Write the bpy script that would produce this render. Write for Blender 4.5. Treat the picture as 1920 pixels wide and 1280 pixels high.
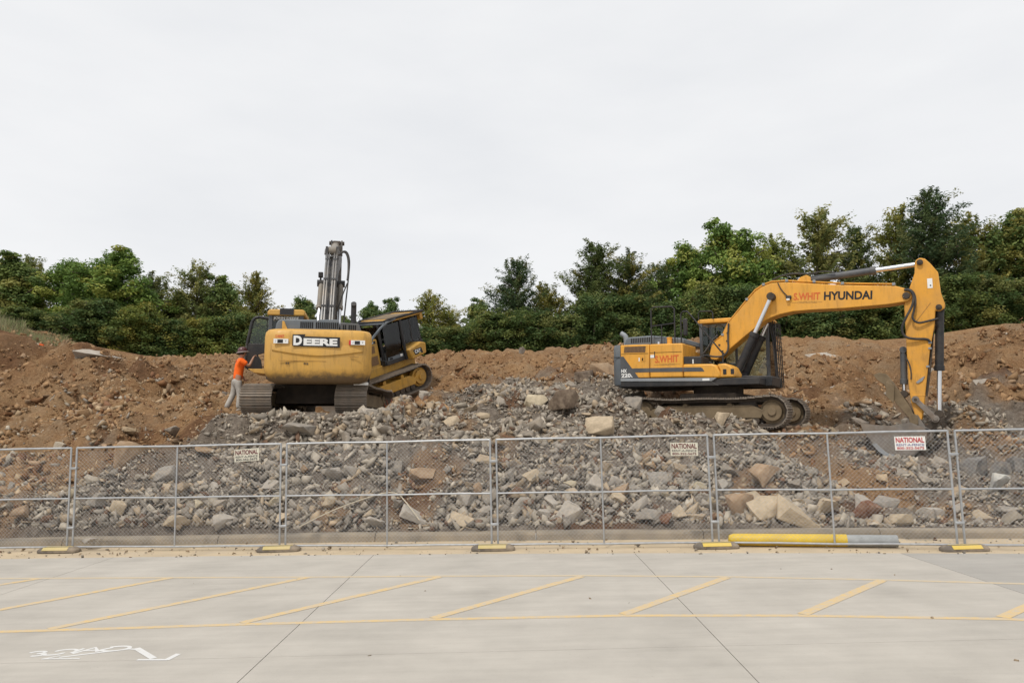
import bpy, bmesh, math, random
import numpy as np
from mathutils import Vector, Matrix, noise as mnoise
R = math.radians
for o in list(bpy.data.objects):
    bpy.data.objects.remove(o)
sc = bpy.context.scene
col = sc.collection

# ---------------------------------------------------------------- camera
cam_d = bpy.data.cameras.new('camera')
cam = bpy.data.objects.new('camera', cam_d)
col.objects.link(cam)
cam.location = (0, 0, 2.13)
cam.rotation_euler = (R(90 + 6.567), 0, 0)
cam_d.sensor_width = 36
cam_d.lens = 36 * 1370 / 1920
cam_d.clip_end = 3000
sc.camera = cam
# ---------------------------------------------------------------- sky, sun, exposure
SUN_EL, SUN_AZ = R(58), R(212)          # azimuth measured clockwise from +Y
w = bpy.data.worlds.new('World')
sc.world = w
w.use_nodes = True
nt = w.node_tree
nt.nodes.clear()
n_out = nt.nodes.new('ShaderNodeOutputWorld')
n_bg = nt.nodes.new('ShaderNodeBackground')
n_bg.inputs['Strength'].default_value = 0.1
n_sky = nt.nodes.new('ShaderNodeTexSky')
n_sky.sky_type = 'NISHITA'
n_sky.sun_disc = False
n_sky.sun_elevation = SUN_EL
n_sky.sun_rotation = SUN_AZ
n_tc = nt.nodes.new('ShaderNodeTexCoord')
n_map = nt.nodes.new('ShaderNodeMapping')
n_map.inputs['Scale'].default_value = (1.6, 1.6, 5.0)
n_map.inputs['Rotation'].default_value = (0.15, 0.2, 0.4)
n_noi = nt.nodes.new('ShaderNodeTexNoise')
n_noi.inputs['Scale'].default_value = 2.2
n_noi.inputs['Detail'].default_value = 5
n_noi.inputs['Roughness'].default_value = 0.5
n_ramp = nt.nodes.new('ShaderNodeValToRGB')
n_ramp.color_ramp.elements[0].position = 0.25
n_ramp.color_ramp.elements[0].color = (0.845, 0.857, 0.878, 1)
n_ramp.color_ramp.elements[1].position = 0.75
n_ramp.color_ramp.elements[1].color = (0.945, 0.948, 0.955, 1)
n_mul = nt.nodes.new('ShaderNodeVectorMath')
n_mul.operation = 'SCALE'
n_mul.inputs['Scale'].default_value = 10.0
n_mix = nt.nodes.new('ShaderNodeMix')
n_mix.data_type = 'RGBA'
n_mix.inputs['Factor'].default_value = 0.95
L = nt.links.new
L(n_tc.outputs['Generated'], n_map.inputs['Vector'])
L(n_map.outputs['Vector'], n_noi.inputs['Vector'])
L(n_noi.outputs['Fac'], n_ramp.inputs['Fac'])
L(n_ramp.outputs['Color'], n_mul.inputs[0])
L(n_sky.outputs['Color'], n_mix.inputs['A'])
L(n_mul.outputs['Vector'], n_mix.inputs['B'])
L(n_mix.outputs['Result'], n_bg.inputs['Color'])
L(n_bg.outputs['Background'], n_out.inputs['Surface'])
sun_d = bpy.data.lights.new('sun', 'SUN')
sun_d.energy = 2.2
sun_d.angle = R(4)
sun_d.color = (1.0, 0.95, 0.87)
sun = bpy.data.objects.new('sun', sun_d)
col.objects.link(sun)
sd = Vector((math.sin(SUN_AZ) * math.cos(SUN_EL), math.cos(SUN_AZ) * math.cos(SUN_EL), math.sin(SUN_EL)))
sun.rotation_euler = sd.to_track_quat('Z', 'Y').to_euler()
sun.location = (-20, -20, 40)
sc.view_settings.view_transform = 'Standard'
sc.view_settings.look = 'None'
sc.view_settings.exposure = 0.0
sc.view_settings.gamma = 1.0
sc.view_settings.use_curve_mapping = False
sc.render.engine = 'CYCLES'

# ---------------------------------------------------------------- helpers
def mat(name, c, rough=0.7, metal=0.0, var=0.12, scale=4.0, bump=0.0, bscale=None, dust=0.0, dustc=(0.33, 0.25, 0.17),
        trans=0.0, alpha=1.0, streak=0.0, grime=0.0, mud=None, spec=0.4, attr=None, objcol=False, detail=6):
    m = bpy.data.materials.new(name)
    m.use_nodes = True
    t = m.node_tree
    b = t.nodes['Principled BSDF']
    b.inputs['Roughness'].default_value = rough
    b.inputs['Metallic'].default_value = metal
    b.inputs['Specular IOR Level'].default_value = spec
    tc = t.nodes.new('ShaderNodeTexCoord')
    if attr:
        a = t.nodes.new('ShaderNodeAttribute')
        a.attribute_name = attr
        base = a.outputs['Color']
    elif objcol:
        a = t.nodes.new('ShaderNodeObjectInfo')
        base = a.outputs['Color']
    else:
        a = t.nodes.new('ShaderNodeRGB')
        a.outputs[0].default_value = (*c, 1)
        base = a.outputs[0]
    def mixc(f, A, B, mode='MIX'):
        x = t.nodes.new('ShaderNodeMix')
        x.data_type = 'RGBA'
        x.blend_type = mode
        if isinstance(f, float): x.inputs['Factor'].default_value = f
        else: t.links.new(f, x.inputs['Factor'])
        for s, k in ((A, 'A'), (B, 'B')):
            if isinstance(s, tuple): x.inputs[k].default_value = (*s, 1)
            else: t.links.new(s, x.inputs[k])
        return x.outputs['Result']
    def noise(sc_, det=5, ro=0.6):
        n = t.nodes.new('ShaderNodeTexNoise')
        n.inputs['Scale'].default_value = sc_
        n.inputs['Detail'].default_value = det
        n.inputs['Roughness'].default_value = ro
        t.links.new(tc.outputs['Object'], n.inputs['Vector'])
        return n.outputs['Fac']
    def remap(s, a0, a1, b0, b1):
        r = t.nodes.new('ShaderNodeMapRange')
        t.links.new(s, r.inputs['Value'])
        r.inputs['From Min'].default_value = a0
        r.inputs['From Max'].default_value = a1
        r.inputs['To Min'].default_value = b0
        r.inputs['To Max'].default_value = b1
        return r.outputs['Result']
    if var:
        n1 = remap(noise(scale, detail), 0.3, 0.7, 1 - var, 1 + var)
        cb = t.nodes.new('ShaderNodeCombineColor')
        for k in range(3): t.links.new(n1, cb.inputs[k])
        base = mixc(1.0, base, cb.outputs['Color'], 'MULTIPLY')
    if streak:
        mp = t.nodes.new('ShaderNodeMapping')
        mp.inputs['Scale'].default_value = (0.22, 2.6, 1.0)
        mp.inputs['Rotation'].default_value = (0, 0, 0.06)
        t.links.new(tc.outputs['Object'], mp.inputs['Vector'])
        ns = t.nodes.new('ShaderNodeTexNoise'); ns.inputs['Scale'].default_value = 2.2; ns.inputs['Detail'].default_value = 9; ns.inputs['Roughness'].default_value = 0.68
        t.links.new(mp.outputs['Vector'], ns.inputs['Vector'])
        k_ = remap(ns.outputs['Fac'], 0.3, 0.72, 1 - streak, 1 + streak * .7)
        c2 = t.nodes.new('ShaderNodeCombineColor')
        for k in range(3): t.links.new(k_, c2.inputs[k])
        base = mixc(1.0, base, c2.outputs['Color'], 'MULTIPLY')
        sp = remap(noise(55, 3, 0.5), 0.66, 0.76, 0.0, 0.35)      # small dark stains
        base = mixc(sp, base, (0.16, 0.14, 0.12))
    if dust:
        base = mixc(remap(noise(scale * 0.45 + 0.6, 7, 0.7), 0.42, 0.72, 0.0, dust), base, dustc)
    if grime:
        mp = t.nodes.new('ShaderNodeMapping')
        mp.inputs['Scale'].default_value = (3.0, 3.0, 0.5)
        t.links.new(tc.outputs['Object'], mp.inputs['Vector'])
        ns = t.nodes.new('ShaderNodeTexNoise'); ns.inputs['Scale'].default_value = 2.6; ns.inputs['Detail'].default_value = 10; ns.inputs['Roughness'].default_value = 0.72
        t.links.new(mp.outputs['Vector'], ns.inputs['Vector'])
        base = mixc(remap(ns.outputs['Fac'], 0.50, 0.74, 0.0, grime), base, (0.13, 0.08, 0.04))
        base = mixc(remap(noise(38, 4, 0.6), 0.68, 0.72, 0.0, grime * 1.3), base, (0.10, 0.06, 0.035))
        t.links.new(remap(ns.outputs['Fac'], 0.35, 0.7, rough * .85, min(1, rough + .3)), b.inputs['Roughness'])
    if mud is not None:
        sx = t.nodes.new('ShaderNodeSeparateXYZ')
        t.links.new(tc.outputs['Object'], sx.inputs[0])
        ad = t.nodes.new('ShaderNodeMath')
        ad.operation = 'ADD'
        t.links.new(sx.outputs['Z'], ad.inputs[0])
        t.links.new(remap(noise(6, 6, 0.7), 0.3, 0.7, -0.08, 0.08), ad.inputs[1])
        base = mixc(remap(ad.outputs[0], mud[0], mud[1], mud[2], 0.0), base, (0.12, 0.085, 0.055))
    t.links.new(base, b.inputs['Base Color'])
    if bump:
        bp = t.nodes.new('ShaderNodeBump')
        bp.inputs['Strength'].default_value = min(1, bump)
        bp.inputs['Distance'].default_value = 0.03
        t.links.new(noise(bscale or scale * 4, 8, 0.65), bp.inputs['Height'])
        t.links.new(bp.outputs['Normal'], b.inputs['Normal'])
    if trans:
        b.inputs['Transmission Weight'].default_value = trans
    if alpha < 1: b.inputs['Alpha'].default_value = alpha
    return m

M = {}
def tag(o, label=None, cat=None, group=None, kind=None):
    if label: o['label'] = label
    if cat: o['category'] = cat
    if group: o['group'] = group
    if kind: o['kind'] = kind
    return o
def link(o, parent=None):
    col.objects.link(o)
    if parent is not None: o.parent = parent
    return o
def empty(name, loc=(0, 0, 0), rot=(0, 0, 0), parent=None):
    o = bpy.data.objects.new(name, None)
    o.empty_display_size = 0.2
    o.location = loc
    o.rotation_euler = rot
    return link(o, parent)

class MB:
    def __init__(s): s.v = []; s.f = []
    def add(s, vs, fs):
        k = len(s.v)
        s.v += [tuple(q) for q in vs]
        s.f += [tuple(i + k for i in f) for f in fs]
        return s
    def box(s, x0, x1, y0, y1, z0, z1, m=None):
        vs = [Vector((x, y, z)) for x in (x0, x1) for y in (y0, y1) for z in (z0, z1)]
        if m is not None: vs = [m @ q for q in vs]
        return s.add(vs, [(0, 1, 3, 2), (4, 6, 7, 5), (0, 4, 5, 1), (2, 3, 7, 6), (0, 2, 6, 4), (1, 5, 7, 3)])
    def prism(s, poly, a0, a1, axis='y'):
        n = len(poly)
        def pt(q, a):
            if axis == 'y': return (q[0], a, q[1])
            if axis == 'x': return (a, q[0], q[1])
            return (q[0], q[1], a)
        return s.add([pt(q, a0) for q in poly] + [pt(q, a1) for q in poly],
                     [tuple(range(n))[::-1], tuple(range(n, 2 * n))] + [(i, (i + 1) % n, n + (i + 1) % n, n + i) for i in range(n)])
    def cyl(s, p0, p1, r0, r1=None, n=14, caps=True):
        r1 = r0 if r1 is None else r1
        p0 = Vector(p0); p1 = Vector(p1)
        d = (p1 - p0).normalized()
        a = d.orthogonal().normalized(); b = d.cross(a)
        vs = []
        for p, r in ((p0, r0), (p1, r1)):
            vs += [p + (a * math.cos(2 * math.pi * i / n) + b * math.sin(2 * math.pi * i / n)) * r for i in range(n)]
        fs = [(i, (i + 1) % n, n + (i + 1) % n, n + i) for i in range(n)]
        if caps: fs += [tuple(range(n))[::-1], tuple(range(n, 2 * n))]
        return s.add(vs, fs)
    def tube(s, pts, r, n=7, smooth=0):
        pts = [Vector(q) for q in pts]
        for _ in range(smooth):
            q = [pts[0]]
            for i in range(len(pts) - 1):
                q += [pts[i].lerp(pts[i + 1], .25), pts[i].lerp(pts[i + 1], .75)]
            pts = q + [pts[-1]]
        ring = None; vs = []; fs = []
        a = None
        for i, q in enumerate(pts):
            d = (pts[min(i + 1, len(pts) - 1)] - pts[max(i - 1, 0)]).normalized()
            if a is None: a = d.orthogonal().normalized()
            a = (a - d * a.dot(d)).normalized()
            b = d.cross(a)
            vs += [q + (a * math.cos(2 * math.pi * k / n) + b * math.sin(2 * math.pi * k / n)) * r for k in range(n)]
        for i in range(len(pts) - 1):
            for k in range(n):
                fs.append((i * n + k, i * n + (k + 1) % n, (i + 1) * n + (k + 1) % n, (i + 1) * n + k))
        fs += [tuple(range(n))[::-1], tuple(range((len(pts) - 1) * n, len(pts) * n))]
        return s.add(vs, fs)
    def mesh(s, name, m, smooth=False):
        me = bpy.data.meshes.new(name)
        me.from_pydata(s.v, [], s.f)
        me.materials.append(m)
        if smooth:
            me.polygons.foreach_set('use_smooth', [True] * len(me.polygons))
        me.update()
        return me
    def build(s, name, m, parent=None, bevel=0.0, smooth=False, seg=2):
        me = s.mesh(name, m, smooth)
        bm = bmesh.new(); bm.from_mesh(me)
        bmesh.ops.recalc_face_normals(bm, faces=bm.faces)
        bm.to_mesh(me); bm.free()
        o = link(bpy.data.objects.new(name, me), parent)
        if bevel:
            b = o.modifiers.new('bevel', 'BEVEL')
            b.width = bevel; b.segments = seg; b.limit_method = 'ANGLE'; b.angle_limit = R(35)
            b.harden_normals = False
        if smooth or bevel:
            me.polygons.foreach_set('use_smooth', [True] * len(me.polygons))
            try:
                me.set_sharp_from_angle(angle=R(40))
            except Exception: pass
        return o

def text(s, w_, h_, m, parent, loc, rot, name='lettering', bold=0.0, ext=0.003, shear=0.0, sp=1.0):
    cu = bpy.data.curves.new(name, 'FONT')
    cu.body = s
    cu.size = 1
    cu.offset = bold
    cu.extrude = 0.001
    cu.shear = shear
    cu.space_character = sp
    cu.resolution_u = 3
    t = bpy.data.objects.new(name, cu)
    col.objects.link(t)
    dg = bpy.context.evaluated_depsgraph_get()
    me = bpy.data.meshes.new_from_object(t.evaluated_get(dg))
    bpy.data.objects.remove(t)
    co = np.empty(len(me.vertices) * 3)
    me.vertices.foreach_get('co', co)
    co = co.reshape(-1, 3)
    mn = co.min(0); mx = co.max(0)
    co[:, 0] = (co[:, 0] - (mn[0] + mx[0]) / 2) / (mx[0] - mn[0]) * w_
    co[:, 1] = (co[:, 1] - (mn[1] + mx[1]) / 2) / (mx[1] - mn[1]) * h_
    co[:, 2] = (co[:, 2] - mn[2]) / max(1e-6, mx[2] - mn[2]) * ext
    me.vertices.foreach_set('co', co.ravel())
    me.materials.clear(); me.materials.append(m)
    me.update()
    o = bpy.data.objects.new(name, me)
    o.location = loc; o.rotation_euler = rot
    return link(o, parent)

# vectorised value noise
_rng = np.random.RandomState(7)
_lat = _rng.rand(256, 256)
def vnoise(x, y):
    x = np.asarray(x, float); y = np.asarray(y, float)
    xi = np.floor(x).astype(int); yi = np.floor(y).astype(int)
    fx = x - xi; fy = y - yi
    fx = fx * fx * (3 - 2 * fx); fy = fy * fy * (3 - 2 * fy)
    g = lambda a, b: _lat[a % 256, b % 256]
    return (g(xi, yi) * (1 - fx) * (1 - fy) + g(xi + 1, yi) * fx * (1 - fy) + g(xi, yi + 1) * (1 - fx) * fy + g(xi + 1, yi + 1) * fx * fy) * 2 - 1
def fbm(x, y, oct=4, gain=0.5):
    a = 1; s = 0
    for k in range(oct):
        s = s + a * vnoise(x * 2 ** k + 17.3 * k, y * 2 ** k + 5.1 * k); a *= gain
    return s

# ---------------------------------------------------------------- ground levels
KX = 0.0217
def ground_z(X): return KX * np.clip(X, -16, 16)
def y_kerb(X):
    X = np.asarray(X, float); a = np.clip(X, -11, 11)
    return 13.98 - .085 * a - .0035 * a * a + (X - a) * (-.085 - .007 * a)
def y_fence(X):
    X = np.asarray(X, float); a = np.clip(X, -11, 11)
    return 13.18 - .1 * a - .0035 * a * a + (X - a) * (-.1 - .007 * a)
def y_edge(X): return y_fence(X) - 0.6
ZG = np.array([
[-0.17,-0.17,-0.17,-0.17,-0.17,-0.17,-0.17,-0.16,-0.13,-0.10,-0.07,-0.03,-0.00,0.03,0.06,0.10,0.13,0.16,0.20,0.23,0.26,0.29,0.33,0.36,0.39,0.42,0.47,0.50,0.52,0.54,0.56,0.58,0.60],
[-0.17,-0.17,-0.17,-0.17,-0.17,-0.17,-0.17,-0.16,-0.13,-0.10,-0.07,-0.03,-0.00,0.03,0.06,0.10,0.13,0.16,0.20,0.23,0.26,0.31,0.38,0.45,0.51,0.57,0.61,0.63,0.64,0.66,0.67,0.68,0.69],
[-0.17,-0.17,-0.17,-0.17,-0.17,-0.17,-0.17,-0.16,-0.13,-0.10,-0.07,-0.03,-0.00,0.03,0.06,0.17,0.28,0.37,0.45,0.52,0.55,0.54,0.57,0.63,0.68,0.72,0.75,0.76,0.77,0.77,0.78,0.79,0.79],
[0.51,0.51,0.51,0.51,0.51,0.51,0.51,0.52,0.54,0.58,0.67,0.77,0.87,0.92,0.94,0.94,0.94,0.94,0.94,0.94,0.90,0.78,0.76,0.82,0.85,0.88,0.89,0.89,0.89,0.89,0.89,0.89,0.89],
[0.92,0.92,0.92,0.92,0.92,0.92,0.94,0.98,1.03,1.11,1.22,1.34,1.47,1.49,1.49,1.50,1.50,1.48,1.47,1.44,1.39,1.21,1.07,1.18,1.28,1.32,1.36,1.37,1.37,1.37,1.37,1.37,1.37],
[1.36,1.36,1.36,1.36,1.36,1.37,1.39,1.44,1.50,1.61,1.72,1.86,1.98,1.98,1.98,1.96,1.94,1.92,1.90,1.85,1.78,1.58,1.38,1.48,1.67,1.77,1.82,1.86,1.86,1.86,1.86,1.86,1.86],
[1.83,1.83,1.83,1.83,1.83,1.84,1.87,1.89,1.97,2.08,2.20,2.31,2.40,2.41,2.41,2.34,2.27,2.25,2.24,2.17,2.09,1.91,1.68,1.72,2.02,2.23,2.29,2.35,2.37,2.37,2.37,2.37,2.37],
[2.30,2.30,2.30,2.30,2.29,2.28,2.27,2.29,2.38,2.48,2.49,2.50,2.51,2.50,2.51,2.53,2.56,2.50,2.45,2.36,2.26,2.12,1.94,1.86,2.24,2.60,2.75,2.81,2.85,2.86,2.86,2.86,2.86],
[2.68,2.68,2.68,2.68,2.67,2.65,2.63,2.64,2.72,2.77,2.72,2.67,2.64,2.61,2.63,2.73,2.82,2.75,2.68,2.58,2.47,2.34,2.22,2.10,2.45,2.89,3.15,3.24,3.30,3.33,3.34,3.34,3.34],
[2.98,2.98,2.98,2.97,2.96,2.94,2.93,2.95,2.99,2.97,2.89,2.81,2.77,2.73,2.79,2.92,3.06,2.99,2.93,2.84,2.72,2.59,2.52,2.45,2.64,3.10,3.49,3.64,3.71,3.76,3.79,3.79,3.79],
[3.28,3.28,3.27,3.27,3.25,3.24,3.23,3.23,3.23,3.17,3.09,3.00,2.94,2.87,2.95,3.10,3.26,3.21,3.16,3.09,2.97,2.86,2.81,2.78,2.84,3.24,3.65,3.89,3.97,4.04,4.10,4.11,4.11],
[3.76,3.76,3.76,3.75,3.74,3.70,3.60,3.51,3.45,3.39,3.33,3.24,3.14,3.03,3.12,3.27,3.43,3.40,3.38,3.33,3.24,3.15,3.10,3.08,3.07,3.35,3.72,4.08,4.20,4.28,4.37,4.41,4.41],
[5.02,5.02,5.01,5.00,4.99,4.79,4.35,3.91,3.70,3.65,3.60,3.48,3.35,3.21,3.32,3.47,3.62,3.62,3.62,3.61,3.55,3.48,3.44,3.42,3.41,3.62,4.12,4.63,4.90,4.98,5.05,5.13,5.13],
[5.33,5.33,5.32,5.31,5.23,4.90,4.44,4.04,3.93,3.90,3.86,3.72,3.56,3.41,3.53,3.68,3.83,3.86,3.89,3.91,3.89,3.87,3.84,3.83,3.80,3.86,4.20,4.59,4.89,5.00,5.06,5.13,5.16],
[5.53,5.53,5.53,5.51,5.30,4.93,4.49,4.21,4.13,4.10,4.04,3.91,3.77,3.66,3.78,3.92,4.05,4.09,4.12,4.15,4.16,4.17,4.17,4.17,4.14,4.16,4.38,4.75,5.06,5.26,5.34,5.41,5.45],
[5.74,5.74,5.74,5.72,5.37,4.97,4.54,4.38,4.33,4.30,4.23,4.11,3.99,3.92,4.03,4.15,4.27,4.31,4.36,4.40,4.43,4.47,4.50,4.51,4.48,4.46,4.56,4.91,5.24,5.53,5.61,5.68,5.75],
[5.91,5.92,5.88,5.82,5.41,5.01,4.65,4.55,4.52,4.49,4.42,4.32,4.22,4.18,4.28,4.39,4.49,4.54,4.58,4.63,4.68,4.73,4.79,4.81,4.79,4.76,4.79,5.08,5.40,5.72,5.84,5.93,6.00],
[6.07,6.07,5.96,5.82,5.43,5.07,4.80,4.73,4.70,4.68,4.62,4.55,4.47,4.45,4.54,4.63,4.72,4.76,4.80,4.85,4.90,4.97,5.04,5.09,5.08,5.05,5.06,5.26,5.54,5.86,6.02,6.16,6.22],
[6.23,6.22,6.03,5.81,5.45,5.13,4.96,4.91,4.89,4.86,4.82,4.77,4.72,4.72,4.79,4.86,4.94,4.98,5.03,5.07,5.13,5.21,5.29,5.36,5.37,5.33,5.33,5.43,5.69,5.99,6.19,6.38,6.43],
[6.38,6.38,6.11,5.81,5.47,5.19,5.12,5.09,5.07,5.05,5.02,4.99,4.96,4.99,5.04,5.10,5.16,5.20,5.25,5.29,5.35,5.45,5.54,5.63,5.65,5.62,5.60,5.61,5.84,6.12,6.37,6.61,6.65],
[6.48,6.44,6.12,5.79,5.49,5.25,5.24,5.22,5.20,5.18,5.16,5.14,5.12,5.15,5.20,5.25,5.30,5.35,5.39,5.43,5.49,5.59,5.70,5.80,5.84,5.82,5.79,5.76,5.94,6.19,6.46,6.72,6.78],
[6.52,6.40,6.08,5.75,5.50,5.32,5.31,5.29,5.27,5.25,5.22,5.20,5.19,5.22,5.27,5.32,5.37,5.41,5.45,5.49,5.54,5.65,5.76,5.87,5.94,5.93,5.90,5.87,5.99,6.19,6.46,6.72,6.84],
[6.56,6.36,6.04,5.71,5.51,5.40,5.38,5.36,5.34,5.31,5.29,5.27,5.25,5.29,5.34,5.39,5.43,5.47,5.51,5.55,5.60,5.71,5.82,5.94,6.03,6.04,6.01,5.99,6.05,6.20,6.46,6.72,6.89],
[6.60,6.32,6.00,5.68,5.51,5.47,5.45,5.43,5.41,5.38,5.36,5.33,5.32,5.36,5.41,5.45,5.50,5.54,5.58,5.61,5.65,5.76,5.89,6.01,6.12,6.15,6.13,6.10,6.10,6.21,6.47,6.72,6.95],
[6.61,6.29,5.97,5.65,5.51,5.49,5.47,5.45,5.43,5.41,5.38,5.36,5.34,5.39,5.43,5.48,5.52,5.56,5.60,5.63,5.67,5.78,5.91,6.03,6.16,6.20,6.17,6.15,6.12,6.20,6.46,6.71,6.96],
[6.59,6.27,5.95,5.63,5.49,5.47,5.45,5.43,5.41,5.39,5.36,5.34,5.32,5.37,5.41,5.46,5.50,5.54,5.58,5.61,5.65,5.76,5.89,6.01,6.14,6.18,6.15,6.13,6.10,6.18,6.44,6.69,6.94]])
GX0, GDX, GY0, GDY = -24.0, 1.5, 12.5, 1.0
def _cr(p0, p1, p2, p3, t):
    return p1 + 0.5 * t * (p2 - p0 + t * (2 * p0 - 5 * p1 + 4 * p2 - p3 + t * (3 * (p1 - p2) + p3 - p0)))
def h_base(X, Y):
    X = np.asarray(X, float); Y = np.asarray(Y, float)
    gx = np.clip((X - GX0) / GDX, 0, ZG.shape[1] - 1.001); gy = np.clip((Y - GY0) / GDY, 0, ZG.shape[0] - 1.001)
    xi = gx.astype(int); yi = gy.astype(int); fx = gx - xi; fy = gy - yi
    rows = []
    for dy in (-1, 0, 1, 2):
        r = np.clip(yi + dy, 0, ZG.shape[0] - 1)
        q = [ZG[r, np.clip(xi + dx, 0, ZG.shape[1] - 1)] for dx in (-1, 0, 1, 2)]
        rows.append(_cr(*q, fx))
    return _cr(*rows, fy)
# machine footprints: (cx, cy, heading, x0, x1, half width, base z, slope along heading)
PADS = [(5.81, 20.6, R(-32), -2.4, 2.4, 1.35, 2.02, 0.0), (-5.17, 20.4, R(90), -2.9, 2.3, 1.75, 2.36, 0.0), (-4.8, 24.6, R(90), -2.0, 1.8, 1.7, 2.97, 0.287),
        (-7.55, 20.05, 0.0, -0.35, 0.45, 0.3, 2.47, 0.0)]
def smooth01(t):
    t = np.clip(t, 0, 1); return t * t * (3 - 2 * t)
def H(X, Y):
    X = np.asarray(X, float); Y = np.asarray(Y, float)
    z = h_base(X, Y)
    k = y_kerb(X)
    ramp = smooth01((Y - k - 0.3) / 1.5)
    far = smooth01((Y - 30) / 10)
    z = z + ramp * (0.26 * fbm(X * 0.5, Y * 0.5, 3) + (0.17 * fbm(X * 1.7 + 3, Y * 1.7, 3)) * (1 - .4 * far))
    # rugged cut faces of the dirt banks left and right
    bank = smooth01((-9.5 - X) / 3) * smooth01((Y - 18.5) / 2) * smooth01((27 - Y) / 2) + smooth01((X - 9) / 2) * smooth01((Y - 17) / 2) * smooth01((29 - Y) / 3)
    z = z + bank * (0.65 * (0.5 - np.abs(fbm(X * 0.75 + 8, Y * 0.9 + 2, 3))) + 0.20 * fbm(X * 2.3, Y * 2.3, 4))
    z = z + 0.12 * (0.35 - np.abs(fbm(X * 0.9 + 31, Y * 1.4 + 12, 3))) * ramp
    for cx, cy, hd, x0, x1, hw, bz, sl in PADS:
        dx = X - cx; dy = Y - cy
        lx = dx * math.cos(hd) + dy * math.sin(hd); ly = -dx * math.sin(hd) + dy * math.cos(hd)
        d = np.maximum(np.maximum(x0 - lx, lx - x1), np.abs(ly) - hw)
        wgt = 1 - smooth01(d / 0.7)
        tgt = bz + sl * np.clip(lx, x0, x1)
        z = z * (1 - wgt) + tgt * wgt
    # spoil pushed up along the near track of the right excavator
    dx = X - 5.81; dy = Y - 20.6
    lx = dx * math.cos(R(-32)) + dy * math.sin(R(-32)); ly = -dx * math.sin(R(-32)) + dy * math.cos(R(-32))
    z = z + 0.22 * np.exp(-((ly + 2.05) / 0.42) ** 2) * smooth01((lx + 3.2) / 1.0) * smooth01((1.9 - lx) / 1.0) * (0.75 + 0.5 * vnoise(lx * 1.8, ly * 1.8 + 9))
    # trench left by the bucket
    t = (X - 7.5) * 0.45 + (Y - 16.1) * (-0.89)
    s_ = (X - 7.5) * 0.89 + (Y - 16.1) * 0.45
    z = z - 0.50 * np.exp(-(s_ / 0.6) ** 2) * np.exp(-(t / 1.9) ** 4) * ramp
    kb = ground_z(X) + 0.10
    return np.where(Y < k + 0.3, kb, np.maximum(z, kb + 0.03 * ramp))
def greyness(X, Y):
    X = np.asarray(X, float); Y = np.asarray(Y, float)
    lim = np.interp(X, [-30, -12, -9, -7, -5, -3, -1, 1, 4, 6.5, 8, 9.5, 11, 14, 30],
                    [14.8, 15.5, 16.2, 17.2, 19.0, 22.0, 24.0, 25.0, 24.0, 20.6, 18.8, 20.5, 21.5, 21, 20.5])
    n = fbm(X * 0.8, Y * 0.8, 4) * 1.7
    g = smooth01((lim + n - Y) / 3.2 + 0.5)
    red = smooth01((fbm(X * 0.6 + 40, Y * 0.6 + 9, 3) - 0.45) / 0.25)
    fur = np.exp(-(((X - 7.6) * 0.89 + (Y - 16.1) * 0.45) / 0.75) ** 4) * np.exp(-(((X - 7.6) * 0.45 - (Y - 16.1) * 0.89) / 2.3) ** 4)
    return np.clip(g - 0.6 * red - 0.95 * fur, 0, 1)

DARK_SPOTS = [(2.2, 14.5, 1.2, .5), (1.3, 14.3, .5, .4), (8.9, 23.2, .9, .8), (-9.3, 18.0, .8, .45), (15.0, 21.6, 1.2, .6), (-7.6, 18.2, .7, .4), (4.3, 19.0, .8, .35), (0.2, 20.2, 1.2, .3), (6.8, 14.4, .6, .5), (-2.0, 15.2, .7, .3)]
def dark_soil_mask(X, Y):
    """dark brown or red soil colour: cut face of the left bank, spots and scattered patches"""
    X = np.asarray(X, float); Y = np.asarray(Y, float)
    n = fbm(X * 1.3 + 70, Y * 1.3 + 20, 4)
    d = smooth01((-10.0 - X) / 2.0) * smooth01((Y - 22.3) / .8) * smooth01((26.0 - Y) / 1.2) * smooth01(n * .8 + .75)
    for x, y, rx, ry in DARK_SPOTS:
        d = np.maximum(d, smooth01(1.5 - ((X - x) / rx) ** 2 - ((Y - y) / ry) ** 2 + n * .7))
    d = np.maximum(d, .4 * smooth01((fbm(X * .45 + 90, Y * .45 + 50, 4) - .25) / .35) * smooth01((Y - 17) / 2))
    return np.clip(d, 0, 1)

# ---------------------------------------------------------------- materials
M['concrete'] = mat('concrete', (0.425, 0.395, 0.35), 0.9, var=0.12, scale=0.9, bump=0.15, bscale=60, dust=0.3, dustc=(0.49, 0.46, 0.41), detail=10, streak=0.09)
M['concrete_grey'] = mat('concrete_grey', (0.37, 0.35, 0.32), 0.9, var=0.10, scale=0.7, bump=0.15, bscale=60, detail=9, streak=0.09)
M['joint'] = mat('joint_filler', (0.20, 0.18, 0.155), 0.95)
M['kerb'] = mat('kerb_concrete', (0.25, 0.215, 0.17), 0.95, var=0.2, scale=2.5, bump=0.4, bscale=25, dust=0.6, dustc=(0.42, 0.33, 0.22))
M['sand'] = mat('gutter_sand', (0.50, 0.40, 0.27), 0.95, var=0.14, scale=1.5, bump=0.3, bscale=30, dust=0.5, dustc=(0.42, 0.36, 0.29))
M['yellow_line'] = None
M['galv'] = mat('galvanised_steel', (0.43, 0.44, 0.45), 0.42, 0.55, var=0.15, scale=9)
M['wire'] = mat('fence_wire', (0.40, 0.41, 0.42), 0.55, 0.4, var=0)
M['rubber'] = mat('fence_foot_rubber', (0.14, 0.12, 0.10), 0.85, var=0.2, scale=8, dust=0.7, dustc=(0.38, 0.30, 0.21))
M['reflect'] = mat('yellow_reflective_strip', (0.66, 0.48, 0.10), 0.5, var=0.1, dust=0.35)
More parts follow.
